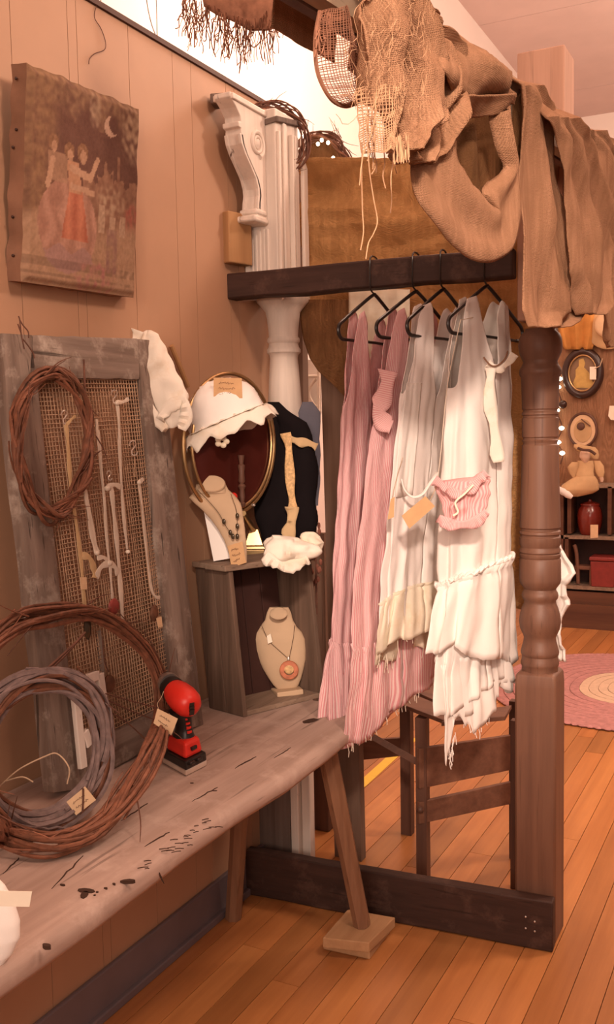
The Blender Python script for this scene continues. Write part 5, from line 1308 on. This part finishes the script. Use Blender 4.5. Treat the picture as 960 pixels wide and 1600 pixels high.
part('net_loops', (lambda: [m_.tube(spline([onn(x, 40), onn(x-8, 62), onn(x+3, 78), onn(x+12, 60), onn(x+6, 42)], 4), .0014, 5) for m_ in [MB()] for x in (388, 398, 408, 418)] and m_)() if False else MB().tube(spline([onn(395, 40), onn(388, 58), onn(396, 74), onn(408, 62), onn(402, 44)], 4), .0014, 5), m_net, nb)
single('hanging_wire', MB().tube(spline([onv(x, y, V((.1, 2.1, 2.75))) for x, y in ((228, -12), (231, 12), (237, 38), (243, 54))], 4), .0012, 5).tube([onv(244, -12, V((.1, 2.1, 2.75))), onv(246, 57, V((.1, 2.1, 2.75)))], .0012, 5), m_twig, 'two thin dark wires hanging against the white wall at top left', 'wire')

# ------------------------------------------------------------ things seen through and behind the rack
def bx3(a, c, wx, wy): return MB().hexa(*[[p+V((i*wx/2, j*wy/2, 0)) for i, j in ((-1, -1), (1, -1), (1, 1), (-1, 1))] for p in (V(a), V(c))])
st = thing('slatted_stand', 'dark slatted wooden stand behind the rack below the white dress', 'stand', (.55, 3.12, 0))
sF = onz(659, 1382, 0)+V((.0, .02, 0)); sD = V((.60, .80, 0)).normalized()
sR = on(806, 1200, sF, V((sD.y, -sD.x, 0))); sR.z = 0
def ons2(px, py, o=0.): return on(px, py, sF+V((-sD.y, sD.x, 0))*o, V((sD.y, -sD.x, 0)))
zs = ons2(660, 1120).z
part('leg', bx3(sF, sF+V((0, 0, zs)), .036, .036), m_dark, st, smooth=False)
part('leg', bx3(sR, sR+V((0, 0, zs)), .036, .036), m_dark, st, smooth=False)
sB = onz(638, 1304, 0)+V((-.005, .01, 0)); part('leg', bx3(sB, sB+V((0, 0, zs+.06)), .040, .036), m_dark, st, smooth=False)
sC = onz(780, 1410, 0)+V((.02, .12, 0)); part('leg', bx3(sC, sC+V((0, 0, zs)), .022, .03), m_dark, st, smooth=False)
for q in (((656, 1170), (801, 1149), (801, 1203), (656, 1233)), ((656, 1254), (801, 1222), (801, 1256), (656, 1288))):
    part('slat', MB().prism([ons2(x, y, -.02) for x, y in q], V((sD.y, -sD.x, 0))*-.016), m_dark_x, st, bevel=.002, smooth=False)
for q in (((618, 1072), (640, 1058), (712, 1092), (692, 1106)), ((612, 1100), (632, 1084), (712, 1118), (694, 1132)), ((640, 1046), (660, 1035), (740, 1070), (720, 1084)), ((690, 1135), (708, 1122), (800, 1108), (790, 1126))):
    part('top_slat', MB().prism([onz(x, y, zs+.01) for x, y in q], (0, 0, .014)), m_dark_x, st, bevel=.002, smooth=False)
a, c = onv(556, 1136, sB+V((0, 0, .4))), onv(655, 1192, sF+V((0, 0, .42)))
part('brace', MB().tube([a, c], .020, 4, flat=.6), m_dark, st, smooth=False)
part('apron', MB().prism([ony(x, y, 3.30) for x, y in ((540, 1160), (640, 1152), (640, 1180), (540, 1190))], (0, .02, 0)), m_dark_x, st, smooth=False)
part('knob', MB().lathe([(0, .012), (.006, .010), (.010, .004)], ons2(660, 1262, -.02)+V((0, -.018, 0)), frame_of((0, -1, 0)), 12), m_dark, st)
tq = [onz(*p, .002) for p in ((548, 1233), (606, 1181), (618, 1186), (552, 1246))]
tq[0] = tq[0]+(tq[0]-tq[1])*.6; tq[3] = tq[3]+(tq[3]-tq[2])*.6; tq[1] = tq[1]+(tq[1]-tq[0])*.4; tq[2] = tq[2]+(tq[2]-tq[3])*.4
single('floor_tape', MB().prism([p-V((0, 0, .0014)) for p in tq], (0, 0, .001)), m_yellow, 'yellow tape line stuck on the floor behind the rack', 'tape', smooth=False)
p = onz(499, 1300, 0); single('brown_box', MB().box(p+V((0, .06, .16)), (.07, .10, .318)), m_dark, 'narrow brown wooden box on the floor behind the bench leg', 'box', bevel=.004, smooth=False)
# white ragged petticoat hem showing right of the post
pt_ = thing('white_petticoat', 'white cotton petticoat with ragged ruffles hanging just behind the turned post', 'petticoat', ony(868, 1035, 2.93))
fabr = [(690, 822, 858), (760, 822, 862), (838, 830, 873), (860, 835, 880), (880, 838, 891), (897, 840, 901), (904, 840, 894), (914, 842, 886), (930, 842, 886), (946, 844, 890), (958, 846, 881), (972, 848, 876), (990, 850, 877), (1012, 852, 881), (1034, 860, 884)]
fab(fabr, 2.93, .03, 9, m_cotton, pt_, 'ruffled_hem', 5, nx=26, sub=4, ripx=.006)

# ------------------------------------------------------------ far display: partition, frames, doll, cabinet, rug
yF = 7.40
A, B_ = ony(868, 600, yF).x, ony(1060, 600, yF).x
ztF = ony(930, 492, yF).z
fp_ = thing('burlap_partition', 'tan burlap covered partition wall at the far right of the room', 'partition', ((A+B_)/2, yF, 0))
rr = [[V((lerp(A, B_, i/40), yF-.012*noise.noise(V((i*.3, z*3, 1))), z)) for i in range(41)] for z in [ztF*j/24 for j in range(25)]]
part('cloth', MB().grid(rr), m_burlap, fp_, solid=.02)
part('post', MB().box((A+.03, yF+.05, ztF/2), (.06, .05, ztF)), m_dark, fp_, smooth=False)
def onf(px, py, o=.03): return ony(px, py, yF-o)
def oval(px, py, rx, ry, o): 
    c_ = onf(px, py, o); ax_ = (onf(px+rx, py, o)-c_).x; az_ = (onf(px, py-ry, o)-c_).z
    return [V((c_.x+ax_*math.cos(2*PI*i/40), c_.y, c_.z+az_*math.sin(2*PI*i/40))) for i in range(40)]
of = thing('portrait', 'dark oval framed portrait with sepia seated figure print on the far burlap partition', 'frame', onf(911, 621))
part('moulding', MB().tube(oval(911, 583, 27, 34, .045), .030, 10, closed=True), m_oval, of)
part('gilt_slip', MB().tube(oval(911, 583, 22, 28, .06), .006, 8, closed=True), m_brass, of)
m_sepia = plain('sepia_print', (.22, .13, .07), .5, var=.25, scale=9); m_sepia2 = plain('ochre_print', (.52, .34, .10), .5, var=.2, scale=20)
part('print', MB().prism(oval(911, 583, 22, 28, .040), (0, .006, 0)), m_sepia, of, smooth=False)
fig = [(905, 562), (912, 560), (915, 567), (913, 574), (921, 582), (924, 592), (929, 600), (925, 606), (898, 606), (896, 598), (900, 588), (900, 578), (905, 572)]
part('figure_print', MB().prism([onf(x, y, .043) for x, y in fig], (0, .002, 0)), m_sepia2, of, 'ochre seated figure', smooth=False)
part('price_tag', MB().prism([onf(x, y, .085) for x, y in ((922, 573), (932, 573), (932, 593), (922, 593))], (0, .003, 0)), m_paper, of, smooth=False)
part('tag_string', MB().tube([onf(930, 576, .085), onf(938, 572, .09), onf(942, 560, .08)], .004, 5), m_straw, of)
o2_ = thing('oval_plaque', 'small oval cream plaque with thin brown rim below the dark oval frame', 'plaque', onf(911, 698))
part('rim', MB().tube(oval(911, 672, 22, 26, .04), .010, 8, closed=True), m_dark, o2_)
part('mat', MB().prism(oval(911, 672, 21, 25, .04), (0, .01, 0)), m_tan, o2_, smooth=False)
part('inner_oval', MB().prism(oval(911, 673, 14, 18, .045), (0, .004, 0)), m_doll, o2_, 'tan centre', smooth=False)
part('dark_knot', MB().ball(onf(908, 666, .05), (.03, .01, .03), 12, 8), m_dark, o2_)
part('fine_stem', MB().tube([onf(909, 655, .055), onf(923, 666, .055)], .004, 5), m_dark, o2_)
# cloth doll
dd = thing('cloth_doll', 'muslin cloth doll in a brimmed hat and full skirt below the oval plaque', 'doll', onf(905, 776))
ddp = onf(912, 740, .285)
part('skirt', loftpx([(744, 897, 930), (750, 889, 934), (758, 882, 936), (765, 879, 934), (771, 884, 924), (776, 892, 908)], ddp, .45, 30, 3, fold=.03, fs=9), m_doll, dd)
part('bodice', loftpx([(720, 903, 926), (728, 901, 928), (738, 899, 928), (748, 898, 930)], ddp, .5, 20, 2, fold=.012, fs=9), m_doll, dd)
for q in ([(722, 893, 906), (730, 888, 905), (740, 889, 902), (746, 893, 900)], [(720, 926, 938), (728, 927, 943), (738, 931, 945), (745, 936, 943)]): part('sleeve', loftpx(q, ddp, .6, 18, 2, fold=.015, fs=12), m_doll, dd)
part('hand', loftpx([(744, 936, 943), (749, 938, 944), (753, 939, 943)], ddp, .6, 10, 2), m_skin, dd)
part('head', loftpx([(702, 911, 919), (707, 907, 922), (714, 906, 923), (720, 910, 920), (723, 912, 918)], ddp-V((0, .02, 0)), .9, 18, 2), m_skin, dd)
part('hat_brim', loftpx([(694, 898, 905), (699, 897, 932), (704, 902, 936), (711, 918, 937), (717, 928, 935)], ddp+V((0, .03, 0)), .3, 20, 2, fold=.012, fs=9), m_doll, dd)
part('hat_band', MB().tube(spline([onv(x, y, ddp-V((0, .10, 0))) for x, y in ((903, 700), (912, 703), (922, 704), (931, 710))], 4), .010, 6), m_dark, dd)
for q in ((872, 763, 889, 774), (880, 768, 894, 777)):
    a, c = onv(q[0], q[1], ddp-V((0, .05, 0))), onv(q[2], q[3], ddp-V((0, .05, 0))); part('foot', MB().tube([a, a.lerp(c, .5), c], [.018, .026, .016], 10), m_cotton, dd)
# hat, orange cloth, tag, bulbs
ht_ = thing('cream_hat', 'round cream straw hat hung at the top right of the far partition', 'hat', onf(950, 538))
hcx = onf(953, 508, .05)
part('brim', MB().lathe([(0, .17), (.012, .175), (.02, .165), (.03, .10)], hcx, frame_of((0, -1, 0)), 30), m_doll, ht_)
part('crown', MB().lathe([(.02, .10), (.07, .095), (.09, .075), (.095, .02)], hcx, frame_of((0, -1, 0)), 26), m_tan, ht_)
oc = MB().grid([[onf(lerp(xl, xr, i/16), y, .07+.02*math.sin(i*1.1)) for i in range(17)] for y, xl, xr in ((488, 872, 938), (505, 872, 934), (525, 876, 932), (540, 880, 928), (546, 884, 926))])
single('orange_cloth', oc, m_orange, 'orange cloth draped over the top of the far partition beside the cream hat', 'cloth', solid=.006)
wt = MB().prism([onf(x, y, .06) for x, y in ((953, 634), (968, 634), (968, 657), (955, 656), (951, 650))], (0, .01, 0))
single('white_tag', wt, m_paper, 'white paper tag pinned at the right edge of the far partition', 'tag', smooth=False)
sl = thing('string_lights', 'string of small lit white bulbs running down the left edge of the far partition', 'string lights', onf(876, 720))
part('cord', MB().tube(spline([onf(x, y, .04) for x, y in ((868, 580), (877, 592), (872, 606), (878, 630), (870, 642), (879, 668), (871, 690), (880, 708), (876, 725))], 4), .005, 6), m_dark, sl)
for x, y in ((875, 592), (873, 605), (871, 641), (878, 669), (873, 691), (879, 708), (861, 592)): part('bulb', MB().ball(onf(x, y, .055), (.020, .014, .015), 8, 6), m_bulb, sl)
single('wooden_ball', MB().ball(onf(880, 632, .06), .032, 12, 8), m_oval, 'small round dark brown ball beside the string lights', 'ball')
# cabinet
yC = 7.15
def onc(px, py, o=0.): return ony(px, py, yC+o)
cab = thing('display_cabinet', 'low dark brown open shelf cabinet against the far partition', 'cabinet', onc(930, 975))
xl, xr = onc(877, 900).x, onc(1010, 900).x
zt_, zm_, zl_ = onc(930, 757).z, onc(930, 838).z, onc(930, 917).z
cdp = yF-.03-yC
for nm, z in (('shelf', zm_), ('shelf', zl_), ('cabinet_top', zt_)): part(nm, MB().box(((xl+xr)/2, yC+cdp/2, z-.012), (xr-xl, cdp, .026)), m_crate_h, cab, smooth=False)
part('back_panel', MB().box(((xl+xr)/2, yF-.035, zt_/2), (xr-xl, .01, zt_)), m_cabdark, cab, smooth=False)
part('base_panel', MB().box(((xl+xr)/2, yC+.02, zl_/2-.02), (xr-xl, .03, zl_-.045)), m_cab, cab, smooth=False)
part('base_rail', MB().box(((xl+xr)/2, yC-.005, .09), (xr-xl, .03, .18)), m_cab, cab, smooth=False)
for px, z0, z1 in ((878, 0, zt_), (890, zm_, zt_), (953, zm_, zt_), (886, zl_, zm_)):
    part('upright', MB().box((onc(px, 800).x, yC+cdp*.5, (z0+z1)/2), (.028, cdp, z1-z0-.03)), m_cab, cab, smooth=False)
jp = ony(922, 837, yC+.10); jp.z = zm_+.002; rj = (ony(943, 800, yC+.1)-ony(903, 800, yC+.1)).length/2
hj = ony(922, 783, yC+.1).z-jp.z
jar = thing('glazed_jar', 'dark red glazed lidded jar with a tag on the cabinet shelf', 'jar', jp)
part('body', MB().lathe([(0, rj*.72), (.01, rj*.78), (hj*.3, rj*.95), (hj*.55, rj), (hj*.75, rj*.92), (hj*.85, rj*.75), (hj*.88, rj*.72)], jp, None, 28), m_jar, jar)
part('lid', MB().lathe([(hj*.88, rj*.80), (hj*.93, rj*.78), (hj*.97, rj*.5), (hj*1.0, rj*.15), (hj*1.05, rj*.14), (hj*1.07, rj*.05)], jp, None, 24), m_jar, jar)
part('tag', MB().prism([ony(x, y, jp.y-rj-.01) for x, y in ((923, 820), (935, 820), (935, 840), (923, 841))], (0, .004, 0)), m_tan, jar, smooth=False)
rb = ony(945, 914, yC+.08); rb.z = zl_+.002
rbx = thing('red_box', 'dull red painted wooden box with overhanging lid on the lower cabinet shelf', 'box', rb)
wb_ = (ony(966, 890, yC+.08)-ony(928, 890, yC+.08)).length; hb_ = ony(945, 868, yC+.08).z-rb.z
part('body', MB().hexa(*[[rb+V((i*wb_/2*k_, j*.09*k_, z)) for i, j in ((-1, -1), (1, -1), (1, 1), (-1, 1))] for k_, z in ((.92, 0), (1., hb_*.85))]), m_redbox, rbx, bevel=.006, smooth=False)
part('lid', MB().box(rb+V((0, 0, hb_*.93)), (wb_*1.08, .20, hb_*.13)), m_redbox, rbx, bevel=.008, smooth=False)
ch = ony(905, 913, yC+.07); ch.z = zl_+.002
tch = thing('toy_chair', 'tiny brown toy chair with a curved back on the lower cabinet shelf', 'toy chair', ch)
def cp_(px, py, o=0.): return ony(px, py, yC+.07+o)
for o in (-.03, .05): part('back_post', MB().tube(spline([cp_(898, 851, o), cp_(901, 862, o), cp_(903, 885, o), cp_(904, 912, o)], 4), .014, 8), m_dark_x, tch)
part('seat', MB().box(cp_(913, 886, .01), (.12, .09, .03)), m_dark_x, tch, bevel=.004)
for o in (-.03, .05): 
    q = cp_(924, 886, o); part('leg', MB().tube([q, V((q.x, q.y, zl_+.002))], .012, 8), m_dark_x, tch)
part('back_rail', MB().tube([cp_(899, 856, -.03), cp_(899, 856, .05)], .012, 8), m_dark_x, tch)
# braided rug
rc = onz(990, 1082, .008); r_y = (onz(960, 1143, 0)-onz(960, 1024, 0)).length/2
rc = (onz(975, 1143, 0)+onz(975, 1026, 0))/2+V((.14, 0, .009))
rug = thing('braided_rug', 'oval mauve braided rug with a cream centre on the floor by the far cabinet', 'rug', (rc.x, rc.y, 0))
def rring(k): return [rc+V((r_y*1.02*k*math.copysign(abs(math.cos(a))**.8, math.cos(a)), r_y*k*math.copysign(abs(math.sin(a))**.8, math.sin(a)), .001*math.sin(a*40)+.0)) for a in [2*PI*i/72 for i in range(72)]]
nr = 16
for i in range(nr):
    k = (i+.8)/nr; part('braid_ring', MB().tube(rring(k*.985), r_y/nr*.56, 6, closed=True, flat=.16, upv=(0, 0, 1)), m_rugc if k < .48 else m_rug, rug, 'cream braid' if k < .48 else None)
edge = MB()
for i in range(150):
    a = 2*PI*i/150; p = rc+V((r_y*1.02*.99*math.copysign(abs(math.cos(a))**.8, math.cos(a)), r_y*.99*math.copysign(abs(math.sin(a))**.8, math.sin(a)), 0)); edge.ball(p, (.022, .022, .008), 6, 4)
part('edge_loops', edge, m_rug, rug, stuff=True)
